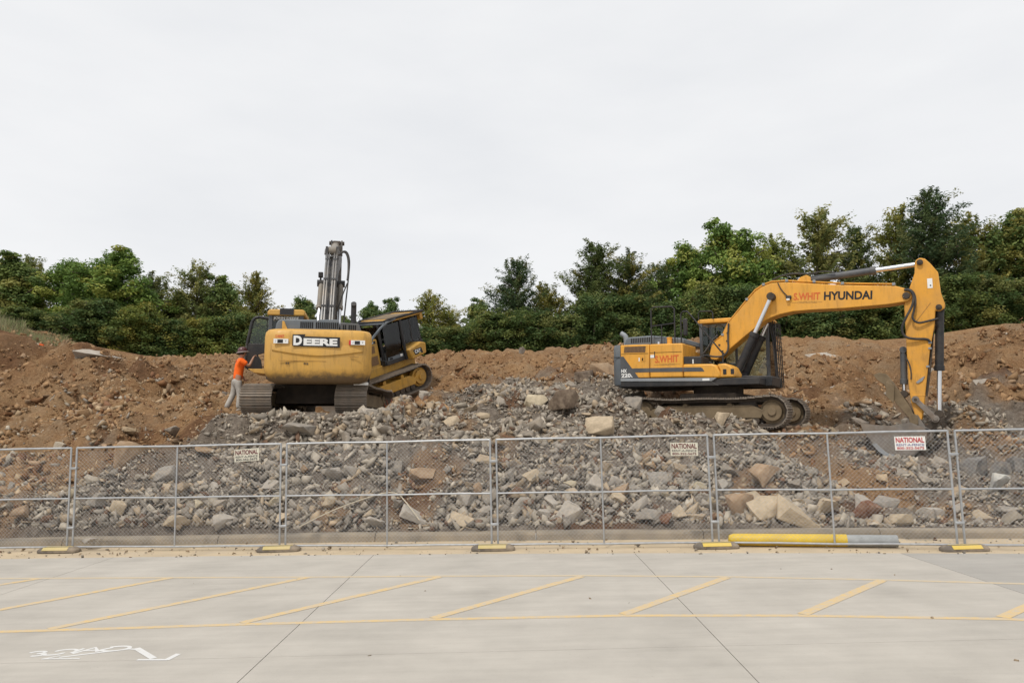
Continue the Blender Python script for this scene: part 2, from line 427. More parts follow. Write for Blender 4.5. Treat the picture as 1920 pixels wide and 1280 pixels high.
M['reflect_d'] = mat('dusty_yellow_strip', (0.52, 0.42, 0.18), 0.7, var=0.15, scale=6, dust=0.6, dustc=(0.42, 0.33, 0.22))
M['sign'] = mat('sign_white', (0.78, 0.77, 0.72), 0.5, var=0.04)
M['sign_cream'] = mat('sign_cream', (0.62, 0.59, 0.48), 0.6, var=0.06)
M['sign_red'] = mat('sign_red', (0.45, 0.02, 0.03), 0.5, var=0)
M['sign_maroon'] = mat('sign_faded_maroon', (0.13, 0.025, 0.03), 0.6, var=0)
M['sign_blue'] = mat('sign_blue', (0.10, 0.10, 0.28), 0.5, var=0)
M['sign_dark'] = mat('sign_dark', (0.08, 0.07, 0.07), 0.5, var=0)
M['boll_yellow'] = mat('bollard_yellow', (0.70, 0.48, 0.04), 0.5, var=0.08, scale=3, dust=0.3)
M['boll_grey'] = mat('bollard_concrete', (0.33, 0.34, 0.34), 0.9, var=0.2, scale=6, bump=0.3)
M['rock'] = mat('rock', (0.3, 0.3, 0.3), 0.95, var=0.22, scale=5, bump=0.7, bscale=22, dust=0.55, dustc=(0.40, 0.32, 0.23), objcol=True, spec=0.2)
M['rubble'] = mat('rubble', (0.3, 0.3, 0.3), 0.95, var=0.15, scale=9, bump=0.4, bscale=40, attr='Col', spec=0.2)
M['bark'] = mat('bark', (0.10, 0.08, 0.06), 0.95, var=0.25, scale=8, bump=0.5)

def paint_worn(name, c):
    m = bpy.data.materials.new(name)
    m.use_nodes = True
    t = m.node_tree; b = t.nodes['Principled BSDF']
    tc = t.nodes.new('ShaderNodeTexCoord')
    n = t.nodes.new('ShaderNodeTexNoise'); n.inputs['Scale'].default_value = 14; n.inputs['Detail'].default_value = 9; n.inputs['Roughness'].default_value = 0.75
    r = t.nodes.new('ShaderNodeValToRGB')
    r.color_ramp.elements[0].position = 0.36; r.color_ramp.elements[1].position = 0.66
    r.color_ramp.elements[0].color = (0.47, 0.42, 0.35, 1)
    r.color_ramp.elements[1].color = (*c, 1)
    t.links.new(tc.outputs['Object'], n.inputs['Vector']); t.links.new(n.outputs['Fac'], r.inputs['Fac'])
    t.links.new(r.outputs['Color'], b.inputs['Base Color'])
    b.inputs['Roughness'].default_value = 0.85
    return m
M['yellow_line'] = paint_worn('worn_yellow_paint', (0.64, 0.44, 0.17))
M['white_spray'] = paint_worn('white_spray_paint', (0.63, 0.625, 0.61))
M['white_spray'].node_tree.nodes['Color Ramp'].color_ramp.elements[0].position = 0.2
M['white_spray'].node_tree.nodes['Color Ramp'].color_ramp.elements[1].position = 0.45

def terrain_mat():
    m = bpy.data.materials.new('dirt_and_crushed_rock')
    m.use_nodes = True
    t = m.node_tree; b = t.nodes['Principled BSDF']; b.inputs['Roughness'].default_value = 0.97
    b.inputs['Specular IOR Level'].default_value = 0.15
    tc = t.nodes.new('ShaderNodeTexCoord')
    def noise(s, d=8, r=0.65):
        n = t.nodes.new('ShaderNodeTexNoise'); n.inputs['Scale'].default_value = s; n.inputs['Detail'].default_value = d; n.inputs['Roughness'].default_value = r
        t.links.new(tc.outputs['Object'], n.inputs['Vector']); return n.outputs['Fac']
    def ramp(f, els):
        r = t.nodes.new('ShaderNodeValToRGB')
        while len(r.color_ramp.elements) < len(els): r.color_ramp.elements.new(0.5)
        for e, (p_, c) in zip(r.color_ramp.elements, els): e.position = p_; e.color = (*c, 1)
        t.links.new(f, r.inputs['Fac']); return r.outputs['Color']
    brown = ramp(noise(0.9), [(0.30, (0.14, 0.066, 0.030)), (0.43, (0.245, 0.132, 0.062)), (0.56, (0.33, 0.198, 0.098)), (0.72, (0.41, 0.275, 0.155))])
    brown2 = ramp(noise(15, 9, 0.8), [(0.36, (0.075, 0.038, 0.018)), (0.5, (0.27, 0.158, 0.078)), (0.66, (0.46, 0.315, 0.18))])
    grey = ramp(noise(7, 9, 0.8), [(0.32, (0.07, 0.057, 0.045)), (0.5, (0.185, 0.152, 0.122)), (0.68, (0.31, 0.262, 0.21))])  # ground darkened to put shade into the gaps between the stones
    def mix(f, A, B):
        x = t.nodes.new('ShaderNodeMix'); x.data_type = 'RGBA'
        if isinstance(f, float): x.inputs['Factor'].default_value = f
        else: t.links.new(f, x.inputs['Factor'])
        t.links.new(A, x.inputs['A']); t.links.new(B, x.inputs['B']); return x.outputs['Result']
    a = t.nodes.new('ShaderNodeAttribute'); a.attribute_name = 'grey'
    rm = t.nodes.new('ShaderNodeMapRange'); rm.inputs['From Min'].default_value = 0.47; rm.inputs['From Max'].default_value = 0.66; rm.inputs['To Max'].default_value = 0.75
    t.links.new(noise(0.55, 9, 0.7), rm.inputs['Value'])
    dusty = ramp(noise(16, 6, 0.7), [(0.35, (0.16, 0.11, 0.068)), (0.55, (0.30, 0.222, 0.143)), (0.72, (0.43, 0.34, 0.235))])
    c = mix(a.outputs['Fac'], mix(rm.outputs['Result'], mix(0.55, brown, brown2), dusty), grey)
    ad = t.nodes.new('ShaderNodeAttribute'); ad.attribute_name = 'dark_soil'
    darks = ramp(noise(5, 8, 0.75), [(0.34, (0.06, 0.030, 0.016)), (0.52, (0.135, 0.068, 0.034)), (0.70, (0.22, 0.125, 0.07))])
    c = mix(ad.outputs['Fac'], c, darks)  # darker brown soil colour on the masked bank face and patches
    t.links.new(c, b.inputs['Base Color'])
    bp = t.nodes.new('ShaderNodeBump'); bp.inputs['Strength'].default_value = 0.9; bp.inputs['Distance'].default_value = 0.11
    t.links.new(noise(11, 10, 0.72), bp.inputs['Height'])
    t.links.new(bp.outputs['Normal'], b.inputs['Normal'])
    return m
M['terrain'] = terrain_mat()

# ---------------------------------------------------------------- pavement
def sheet(name, rows, m, parent=None, thick=0.0):
    """rows: list of polylines with the same number of points, swept into a sheet"""
    b = MB(); n = len(rows[0])
    vs = [q for r in rows for q in r]
    fs = [(i * n + j, i * n + j + 1, (i + 1) * n + j + 1, (i + 1) * n + j) for i in range(len(rows) - 1) for j in range(n - 1)]
    b.add(vs, fs)
    if thick:
        per = [j for j in range(n)] + [i * n + n - 1 for i in range(1, len(rows))] + [(len(rows) - 1) * n + j for j in range(n - 2, -1, -1)] + [i * n for i in range(len(rows) - 2, 0, -1)]
        k = len(vs)
        b.v += [(vs[i][0], vs[i][1], vs[i][2] - thick) for i in per]
        for a_ in range(len(per)):
            c_ = (a_ + 1) % len(per)
            b.f.append((per[a_], k + a_, k + c_, per[c_]))
    return b.build(name, m, parent)
xs_ = [-500, -60, -16] + [x * 1.0 for x in range(-15, 16)] + [16, 60, 500]
pave = sheet('pavement', [[(x, -400, ground_z(x) - 0.035) for x in xs_], [(x, 0, ground_z(x) - 0.035) for x in xs_],
             [(x, float(y_kerb(x)) + 0.1, ground_z(x) - 0.035) for x in xs_]], M['joint'])
tag(pave, kind='structure')
jx = [-25.2, -20.6, -16.0, -11.5, -6.95, -2.35, 2.02, 6.13, 10.6, 15.1, 19.6, 24.1]
jy = [-12.0, -6.8, -1.9, 2.6, 7.25, None]
random.seed(5)
for i in range(len(jx) - 1):
    for j in range(len(jy) - 1):
        g = 0.0045
        x0, x1 = jx[i] + g, jx[i + 1] - g
        n = 6
        xx = [x0 + (x1 - x0) * k / n for k in range(n + 1)]
        y0 = jy[j] + (g * .6)
        near = [(x, y0 + (0.02 * math.sin(x * .3) if j else 0), ground_z(x)) for x in xx]
        farl = [(x, (float(y_edge(x)) if jy[j + 1] is None else jy[j + 1] - g * .6 + 0.02 * math.sin(x * .3)), ground_z(x)) for x in xx]
        s = sheet('concrete_slab', [near, farl], M['concrete_grey'] if (i >= 7 and j == 4) else M['concrete'], pave, 0.03)
# outer concrete beyond the jointed slabs
for (x0, x1, y0, y1) in ((-500, -25.2, -400, 13.5), (24.1, 500, -400, 9), (-25.2, 24.1, -400, -12.02)):
    xx = [x0 + (x1 - x0) * k / 8 for k in range(9)]
    sheet('concrete_slab', [[(x, y0, ground_z(x)) for x in xx], [(x, y1, ground_z(x)) for x in xx]], M['concrete'], pave)
# sandy gutter between slab edge and kerb
gx = [x * 0.5 for x in range(-60, 61)]
gut = sheet('gutter', [[(x, float(y_edge(x)) + 0.004, ground_z(x) - 0.012 + 0.004 * math.sin(x * 3)) for x in gx],
                       [(x, float(y_edge(x)) * .5 + float(y_kerb(x)) * .5, ground_z(x) - 0.02) for x in gx],
                       [(x, float(y_kerb(x)) + 0.05, ground_z(x) + 0.0) for x in gx]], M['sand'])
tag(gut, kind='structure')
# kerb in cast sections
kerb = empty('kerb', (0, 14, 0))
tag(kerb, kind='structure')
kerb.location = (0, 0, 0)
kx = [-27 + 3.05 * i for i in range(19)]
for i in range(len(kx) - 1):
    b = MB(); n = 6; prof = [(0.0, -0.05), (0.03, 0.10), (0.055, 0.135), (0.09, 0.15), (0.28, 0.15), (0.30, -0.05)]
    vs = []
    for k in range(n + 1):
        x = kx[i] + 0.006 + (kx[i + 1] - kx[i] - 0.012) * k / n
        for dy, dz in prof:
            vs.append((x, float(y_kerb(x)) + dy, ground_z(x) + dz * (1 + .05 * math.sin(x * 1.3))))
    p_ = len(prof)
    fs = [(k * p_ + a, k * p_ + a + 1, (k + 1) * p_ + a + 1, (k + 1) * p_ + a) for k in range(n) for a in range(p_ - 1)]
    fs += [tuple(range(p_)), tuple(n * p_ + a for a in range(p_))[::-1]]
    b.add(vs, fs).build('kerb_section', M['kerb'], kerb)

def stripe(pts, wd, m, name, dz=0.002):
    b = MB(); vs = []
    for i, (x, y) in enumerate(pts):
        a = pts[max(i - 1, 0)]; c = pts[min(i + 1, len(pts) - 1)]
        t = Vector((c[0] - a[0], c[1] - a[1])).normalized(); nrm = Vector((-t.y, t.x)) * wd / 2
        vs += [(x + nrm.x, y + nrm.y, ground_z(x + nrm.x) + dz), (x - nrm.x, y - nrm.y, ground_z(x - nrm.x) + dz)]
    b.add(vs, [(2 * i, 2 * i + 1, 2 * i + 3, 2 * i + 2) for i in range(len(pts) - 1)])
    return b.build(name, m, pave)
far = [(-16, 12.1), (-11, 11.7), (-7.76, 11.41), (-5.06, 11.18), (-2.95, 10.99), (-1.04, 10.85), (1.06, 10.66), (3.01, 10.36), (4.86, 9.97), (6.49, 9.55), (9, 8.9), (13, 7.8)]
nearl = [(-12, 8.25), (-8, 8.3), (-5.63, 8.36), (-4.36, 8.39), (-3.03, 8.44), (-0.95, 8.47), (1.25, 8.45), (3.15, 8.28), (5.16, 7.97), (7, 7.5), (10, 6.7)]
M['faint_line'] = paint_worn('faint_yellow_paint', (0.57, 0.44, 0.25))
stripe(far, 0.09, M['faint_line'], 'painted_line')
stripe(nearl, 0.10, M['yellow_line'], 'painted_line')
for a, c in [((-9.2, 11.5), (-11.3, 9.2)), ((-7.11, 11.34), (-9.0, 8.9)), ((-5.05, 11.18), (-7.1, 8.37)), ((-2.98, 10.97), (-5.14, 8.42)), ((-1.04, 10.80), (-3.03, 8.50)),
             ((0.98, 10.61), (-0.89, 8.52)), ((2.94, 10.32), (1.25, 8.50)), ((4.88, 9.93), (3.2, 8.33)), ((6.95, 9.35), (5.19, 8.02)), ((9.0, 8.85), (7.2, 7.5))]:
    n = 8
    stripe([(a[0] + (c[0] - a[0]) * k / n, a[1] + (c[1] - a[1]) * k / n) for k in range(n + 1)], 0.13, M['yellow_line'], 'painted_line', 0.0032)
# white sprayed note with an arrow (written to be read from the far side)
b = MB()
def stroke(pts, wd, dz=0.005):
    vs = []
    for i, (x, y) in enumerate(pts):
        a = pts[max(i - 1, 0)]; c = pts[min(i + 1, len(pts) - 1)]
        t = Vector((c[0] - a[0], c[1] - a[1])).normalized(); nr = Vector((-t.y, t.x)) * wd / 2
        vs += [(x + nr.x, y + nr.y, ground_z(x) + dz), (x - nr.x, y - nr.y, ground_z(x) + dz)]
    b.add(vs, [(2 * i, 2 * i + 1, 2 * i + 3, 2 * i + 2) for i in range(len(pts) - 1)])
def arc(cx, cy, rx, ry, a0, a1, n=14, sh=0.0):
    return [(cx + rx * math.cos(R(a0 + (a1 - a0) * k / n)) + sh * math.sin(R(a0 + (a1 - a0) * k / n)), cy + ry * math.sin(R(a0 + (a1 - a0) * k / n))) for k in range(n + 1)]
wr = lambda pts: [(x, 7.54 + .11 * (x + 4.73) + (y - 7.60) * .78) for x, y in pts]      # the line of writing climbs slightly
stroke(wr(arc(-3.97, 7.60, .13, .10, -170, 130)), 0.043, 0.0018)           # G
stroke(wr([(-4.10, 7.57), (-4.02, 7.66)]), 0.038, 0.0019)
stroke(wr([(-4.10, 7.50), (-4.20, 7.70), (-4.32, 7.47)]), 0.043, 0.0020)   # A
stroke(wr([(-4.14, 7.58), (-4.27, 7.57)]), 0.034, 0.0020)
stroke(wr(arc(-4.44, 7.62, .09, .055, -20, 200)), 0.038, 0.0021)            # R / S
stroke(wr(arc(-4.52, 7.52, .09, .06, 20, -200)), 0.038, 0.0022)
stroke(wr([(-4.35, 7.50), (-4.30, 7.68)]), 0.038, 0.0023)
stroke(wr(arc(-4.70, 7.60, .07, .05, -60, 180)), 0.038, 0.0024)
stroke(wr(arc(-4.66, 7.50, .07, .05, 110, -120)), 0.038, 0.0024)
stroke([(-4.38, 7.37), (-3.82, 7.60), (-3.70, 7.56)], 0.034, 0.0025)   # underline and arrow
stroke([(-3.76, 7.62), (-3.42, 7.27)], 0.066, 0.0026)
stroke([(-3.56, 7.24), (-3.26, 7.22)], 0.043, 0.0027)
stroke([(-3.27, 7.21), (-3.24, 7.40)], 0.057, 0.0028)
stroke([(-4.5, 7.33), (-4.15, 7.32)], 0.028, 0.0028)
stroke([(-4.52, 7.32), (-4.40, 7.42)], 0.028, 0.0029)
b.build('spray_marking', M['white_spray'], pave)

# ---------------------------------------------------------------- terrain
xf = np.arange(-16, 16.01, 0.1)
gr = lambda a, n, e: [a + (e - a) * (k / n) ** 2.2 for k in range(1, n + 1)]
X1 = np.array(sorted([-q for q in gr(16, 26, 600)]) + list(xf) + gr(16, 26, 600))
T1 = np.array(list(np.arange(0.24, 14, 0.09)) + list(np.arange(14, 24, 0.22)) + gr(24, 26, 900))
XX, TT = np.meshgrid(X1, T1)
YY = y_kerb(XX) + TT
ZZ = H(XX, YY)
roll = smooth01((YY - 36) / 10) * 0
rough_ = 0.085 * fbm(XX * 3.6, YY * 3.6, 4) + 0.03 * fbm(XX * 13, YY * 13, 2)
ZZ = ZZ + np.where(TT > 0.4, rough_ * smooth01((TT - .3) / .6), 0)
co = np.stack([XX, YY, ZZ], -1).reshape(-1, 3)
ny, nx = XX.shape
idx = np.arange(ny * nx).reshape(ny, nx)
quads = np.stack([idx[:-1, :-1], idx[:-1, 1:], idx[1:, 1:], idx[1:, :-1]], -1).reshape(-1, 4)
def np_mesh(name, co, faces, m, smooth=False):
    k = faces.shape[1]
    me = bpy.data.meshes.new(name)
    me.vertices.add(len(co)); me.vertices.foreach_set('co', np.ascontiguousarray(co, dtype=np.float32).ravel())
    me.loops.add(faces.size); me.loops.foreach_set('vertex_index', np.ascontiguousarray(faces, dtype=np.int32).ravel())
    me.polygons.add(len(faces)); me.polygons.foreach_set('loop_start', np.arange(0, faces.size, k, dtype=np.int32))
    me.polygons.foreach_set('loop_total', np.full(len(faces), k, dtype=np.int32))
    if smooth: me.polygons.foreach_set('use_smooth', np.ones(len(faces), dtype=bool))
    me.update(calc_edges=True)
    if m: me.materials.append(m)
    return me
me = np_mesh('terrain', co, quads, M['terrain'], True)
at_ = me.attributes.new('grey', 'FLOAT', 'POINT')
at_.data.foreach_set('value', np.clip(greyness(XX, YY), 0, 1).astype(np.float32).ravel())
at_ = me.attributes.new('dark_soil', 'FLOAT', 'POINT')
at_.data.foreach_set('value', (dark_soil_mask(XX, YY) * .85).astype(np.float32).ravel())
terrain = link(bpy.data.objects.new('terrain', me))
tag(terrain, kind='structure')

# ---------------------------------------------------------------- rocks
def hull_shape(seed, npts=11, flat=0.75):
    rs = np.random.RandomState(seed)
    bm = bmesh.new()
    for _ in range(npts):
        q = rs.normal(size=3); q /= np.linalg.norm(q)
        q = np.sign(q) * np.abs(q) ** 0.65
        q *= np.array([0.5, 0.42, 0.5 * flat]) * rs.uniform(0.85, 1.1) / max(1e-6, np.abs(q).max()) * 1.0
        bm.verts.new(q)
    r = bmesh.ops.convex_hull(bm, input=bm.verts)
    dead = [e for e in r['geom_interior'] + r['geom_unused'] if isinstance(e, bmesh.types.BMVert)]
    bmesh.ops.delete(bm, geom=list(set(dead)), context='VERTS')
    bmesh.ops.triangulate(bm, faces=bm.faces)
    bm.normal_update()
    return bm
def boulder_mesh(seed, flat=0.8):
    bm = hull_shape(seed, 15, flat)
    bmesh.ops.dissolve_limit(bm, angle_limit=R(14), verts=bm.verts, edges=bm.edges)
    bmesh.ops.bevel(bm, geom=bm.edges[:], offset=0.035, segments=2, profile=0.6, affect='EDGES')
    bmesh.ops.triangulate(bm, faces=bm.faces)
    bmesh.ops.subdivide_edges(bm, edges=[e for e in bm.edges if e.calc_length() > 0.12], cuts=2, use_grid_fill=True)
    bmesh.ops.triangulate(bm, faces=bm.faces)
    off = Vector((seed * 3.1, seed * 1.7, 0))
    bm.normal_update()
    for v in bm.verts:
        n_ = mnoise.fractal(v.co * 3.2 + off, 1.0, 2.0, 4) * 0.035 + mnoise.noise(v.co * 1.7 + off) * 0.05
        v.co += v.normal * n_
    me = bpy.data.meshes.new('rock')
    bm.to_mesh(me); bm.free()
    me.materials.append(M['rock'])
    me.polygons.foreach_set('use_smooth', [True] * len(me.polygons))
    try: me.set_sharp_from_angle(angle=R(28))
    except Exception: pass
    return me
ROCKC = {'t': (0.46, 0.37, 0.26), 'o': (0.33, 0.225, 0.14), 'r': (0.19, 0.085, 0.05), 'g': (0.27, 0.245, 0.215), 'd': (0.13, 0.095, 0.07),
         'c': (0.48, 0.41, 0.29), 'l': (0.40, 0.36, 0.31), 'k': (0.17, 0.16, 0.15), 'w': (0.55, 0.54, 0.50)}
bshapes = [boulder_mesh(100 + i, (0.8, 0.65, 0.95)[i % 3]) for i in range(20)]
BOULD = [
(5.38, 13.94, 0.77, 0.57, 't', 'largest pale tan flat-faced boulder at the kerb behind the yellow bollard'),
(4.8, 14.08, 0.6, 0.6, 't', 'tall tan boulder left of the largest flat-faced boulder at the kerb'),
(4.44, 14.33, 0.48, 0.48, 'o', 'rounded tan-brown boulder above the left end of the yellow bollard'),
(5.99, 14.05, 0.49, 0.41, 't', 'tan boulder behind the fence post above the yellow bollard'),
(7.12, 13.66, 0.46, 0.28, 't', 'tan brick-shaped boulder lying alone beside the kerb on the right'),
(5.21, 15.13, 0.66, 0.44, 'o', 'big brown-tan slab leaning above the tall tan boulder'),
(6.6, 13.95, 0.53, 0.41, 'r', 'dark reddish boulder between the tan kerb boulders'),
(7.29, 14.54, 0.53, 0.38, 'g', 'grey angular boulder uphill of the brick-shaped boulder'),
(2.09, 17.77, 0.67, 0.42, 't', 'big oval tan boulder just above the fence top rail'),
(1.31, 18.8, 0.69, 0.63, 'd', 'dark brown earthy clod left of the oval tan boulder'),
(0.66, 19.62, 0.57, 0.49, 'c', 'cream boulder up the slope left of the dark clod'),
(3.3, 19.98, 0.53, 0.55, 'g', 'rounded grey boulder at the rear end of the right excavator track'),
(4.15, 19.72, 0.46, 0.49, 'l', 'pale grey block in front of the right excavator track'),
(6.46, 19.99, 0.61, 0.53, 'l', 'pale pointed block before the front of the right excavator track'),
(3.55, 22.16, 1.16, 0.49, 'l', 'flat pale slab lying under the dark counterweight'),
(3.04, 24.8, 0.91, 0.47, 'o', 'brown-tan block left of the dark counterweight'),
(2.39, 23.37, 0.78, 0.38, 'd', 'dark slab left of the flat pale slab'),
(-4.98, 17.03, 0.7, 0.35, 'g', 'wide flat grey slab just above the fence left of centre'),
(-5.03, 15.48, 0.34, 0.27, 'l', 'pale grey boulder below the leftmost fence sign'),
(-1.89, 15.44, 0.56, 0.36, 'o', 'tan-brown boulder in the middle fence panel, upper half'),
(-1.9, 14.76, 0.54, 0.32, 'l', 'pale grey boulder in the middle fence panel, lower half'),
(-1.46, 17.65, 0.33, 0.33, 't', 'tan wedge-shaped boulder above the fence near the middle'),
(-8.57, 16.57, 0.63, 0.53, 'o', 'brown slanting boulder behind the top of the left fence panel'),
(-13.77, 24.34, 1.63, 0.6, 'l', 'long pale rock slab sticking out of the left dirt bank'),
(-16.02, 26.35, 0.46, 0.31, 't', 'pale boulder above the long slab on the left bank'),
(5.18, 18.0, 0.37, 0.37, 't', 'tan pointed rock above the fence top beside the post'),
(2.16, 15.67, 0.34, 0.3, 'l', 'pale wedge rock behind the fence left of the middle sign'),
(2.79, 15.52, 0.27, 0.25, 'l', 'small pale block below the middle fence sign'),
(3.05, 15.4, 0.4, 0.31, 'g', 'grey block below the middle fence sign'),
(2.61, 14.15, 0.48, 0.27, 'g', 'beige-grey boulder resting at the kerb right of centre'),
(2.87, 14.07, 0.37, 0.21, 'r', 'orange-brown boulder resting at the kerb right of centre'),
(1.13, 14.39, 0.48, 0.36, 'l', 'pale triangular boulder at the kerb near the reddish earth'),
(0.19, 14.99, 0.39, 0.24, 'l', 'pale boulder behind the fence mid rail at centre'),
(0.63, 14.58, 0.36, 0.28, 'l', 'pale sloping boulder left of the triangular boulder'),
(10.51, 16.73, 0.56, 0.44, 'k', 'dark grey ledge block at the right end, leftmost of three'),
(10.91, 16.57, 0.48, 0.44, 'k', 'dark grey ledge block at the right end, middle of three'),
(11.42, 16.64, 0.49, 0.44, 'k', 'dark grey ledge block at the right edge of the picture'),
(9.96, 15.3, 0.27, 0.49, 'w', 'whitish upright block behind the rightmost fence panel'),
(13.62, 21.11, 0.43, 0.37, 'l', 'pale boulder on the brown slope right of the bucket cylinder'),
(12.91, 22.48, 0.39, 0.36, 'w', 'white rock on the slope behind the bucket cylinder rod'),
(-0.3, 20.69, 0.39, 0.18, 't', 'flat tan rock on the slope between the two excavators'),
(-0.81, 18.66, 0.44, 0.25, 't', 'flat tan rock above the fence centre post'),
(-2.83, 24.25, 0.46, 0.35, 'l', 'pale pointed boulder beside the bulldozer track'),
(0.46, 31.2, 0.34, 0.41, 'g', 'grey upright stone standing on the crest at centre'),
(-6.62, 14.77, 0.54, 0.28, 't', 'flat tan boulder at the kerb behind the left fence panel'),
(-5.67, 14.71, 0.49, 0.24, 'l', 'flat pale boulder at the kerb, second in the left fence panel'),
(-7.92, 15.07, 0.35, 0.29, 't', 'tan boulder in the lower half of the left fence panel'),
(-8.53, 15.2, 0.38, 0.33, 'g', 'grey boulder beside the leftmost pair of fence posts'),
(-7.49, 15.9, 0.42, 0.28, 'g', 'grey boulder in the upper half of the left fence panel'),
(14.59, 25.4, 0.37, 0.26, 'l', 'small pale stone high on the right brown slope'),
(-8.01, 14.14, 0.35, 0.14, 'l', 'pale flat rock lying on the kerb at left'),
(10.21, 23.18, 0.61, 0.24, 'l', 'pale flat rock on the brown slope beyond the front of the right track'),
(12.68, 29.79, 1.3, 0.26, 'l', 'long pale rock streak near the crest under the raised boom'),
(10.29, 21.46, 0.47, 0.22, 'o', 'brown rock on the slope left of the bucket'),
(-2.52, 15.9, 0.35, 0.26, 'g', 'grey rock left of the tan-brown boulder in the middle panel'),
(-3.42, 15.82, 0.35, 0.21, 'g', 'flat grey rock in the upper middle panel'),
(-3.67, 15.06, 0.31, 0.22, 't', 'tan rock low in the second fence panel'),
(-2.71, 14.6, 0.36, 0.23, 'l', 'pale rock at the kerb in the second fence panel'),
(-0.98, 14.5, 0.47, 0.25, 't', 'pale tan boulder at the kerb left of the centre post'),
(-3.39, 17.34, 0.4, 0.25, 'l', 'pale rock below the left excavator tracks, right'),
(-2.44, 17.7, 0.34, 0.31, 'o', 'brown rock above the fence right of the left excavator'),
(-7.05, 16.97, 0.45, 0.2, 'o', 'brown flat rock above the fence left of the left excavator')]
random.seed(11)
taken = []
for i, (x, y, w_, h_, c, lab) in enumerate(BOULD):
    o = bpy.data.objects.new('boulder', bshapes[i % len(bshapes)])
    o.scale = (w_ * 1.06, max(w_, h_) * random.uniform(.8, 1.0), h_ * 1.25)
    o.location = (x, y + .02, float(H(x, y)) + h_ * 0.34)
    if w_ > 1.2: o.scale = (w_, .9, h_ * 1.0); o.location[2] -= h_ * .45
    o.rotation_euler = (random.uniform(-.25, .25), random.uniform(-.3, .3), random.uniform(-.5, .5))
    if w_ > 1.2: o.rotation_euler = (.35, .22 if x < 0 else .03, .1)
    k = random.uniform(.92, 1.08)
    o.color = (*[q * k for q in ROCKC[c]], 1)
    link(o)
    tag(o, lab, 'rock', 'boulders picked out in the rubble')
    taken.append((x, y, max(w_, h_) * .55))
def pick_colour(rs, g):
    """plain stone colours; g is the share of grey stone"""
    if rs.rand() < 0.30 + 0.48 * g:
        base = np.array([0.285, 0.247, 0.205]) if rs.rand() < .6 else np.array([0.41, 0.355, 0.28])
    else:
        base = np.array([0.40, 0.295, 0.185]) if rs.rand() < .72 else np.array([0.20, 0.105, 0.06])
    base = base * (1 - .35 * g) + base.mean() * np.array([1.13, 1.0, .83]) * .35 * g
    return base * rs.uniform(.72, 1.2)
rs = np.random.RandomState(4)
cnt = 0; seen = {}; meds = []
while cnt < 235:
    x = rs.uniform(-11.5, 11); t = rs.beta(1.0, 1.7) * 9
    y = float(y_kerb(x)) + 0.45 + t
    g = float(greyness(x, y))
    if rs.rand() > 0.12 + g: continue
    if any((x - cx) ** 2 + (y - cy) ** 2 < 4.2 for cx, cy, *_ in PADS): continue
    s = 0.16 + 0.22 * rs.rand() ** 2.2
    foot = cnt < 62
    if foot:
        t = rs.uniform(.05, 1.3); y = float(y_kerb(x)) + .45 + t; s = .2 + .26 * rs.rand() ** 1.6
    if any((x - a) ** 2 + (y - b_) ** 2 < (r_ + s * .4) ** 2 for a, b_, r_ in taken): continue
    taken.append((x, y, s * .5))
    o = bpy.data.objects.new('rock', bshapes[rs.randint(len(bshapes))])
    o.scale = (s * rs.uniform(.9, 1.5), s * rs.uniform(.8, 1.2), s * rs.uniform(.6, 1.05))
    o.location = (x, y, float(H(x, y)) + s * .22)
    o.rotation_euler = (rs.uniform(-.6, .6), rs.uniform(-.6, .6), rs.uniform(0, 6.28))
    o.color = (*(pick_colour(rs, g) if not foot else np.array(ROCKC[rs.choice(['t', 'l', 'l', 'c', 'g', 'o'])]) * rs.uniform(.85, 1.1)), 1)
    link(o)
    shp = 'flat' if o.scale[2] < .68 * o.scale[0] else ('blocky' if o.scale[2] > .95 * o.scale[0] else 'wedge-shaped')
    siz = 'small' if s < .24 else ('middling' if s < .33 else 'large')
    cr, cg, cb_ = o.color[:3]
    cn = 'reddish' if cr > 1.75 * cg else ('tan' if cr > 1.27 * cg else ('pale' if cr > .36 else ('dark grey' if cr < .235 else 'grey')))
    upx = (float(H(x, y)) - 2.13) / y
    band = 'at the slope foot' if t < .7 else ('below mid rail' if upx < -.098 else ('above mid rail' if upx < -.025 else ('just above top rail' if upx < .02 else 'high above top rail')))
    zone = np.searchsorted([-.60, -.31, -.025, .272, .60], x / y)
    where = ['leftmost fence panel', 'left sign panel', 'signless middle panel', 'middle sign panel', 'right sign panel', 'rightmost fence panel'][zone]
    key = siz + ' ' + cn + ' ' + shp + ' rock ' + band + ', ' + where
    seen[key] = seen.get(key, 0) + 1
    tag(o, key, 'rock', 'medium rocks loose in the rubble slope')
    meds.append((o, key, x / y))
    cnt += 1
for key, k in seen.items():          # twins in one spot: tell them apart by order
    if k > 1:
        tw = sorted([q for q in meds if q[1] == key], key=lambda q: q[2])
        ordn = ['leftmost', 'second', 'third', 'fourth', 'fifth', 'sixth', 'seventh', 'eighth', 'ninth', 'tenth', 'eleventh', 'twelfth']
        for i, q in enumerate(tw):
            q[0]['label'] = (ordn[i] if i == 0 else 'rightmost' if i == k - 1 else ordn[i]) + ' of ' + str(k) + ' ' + key.replace(' rock ', ' rocks ')
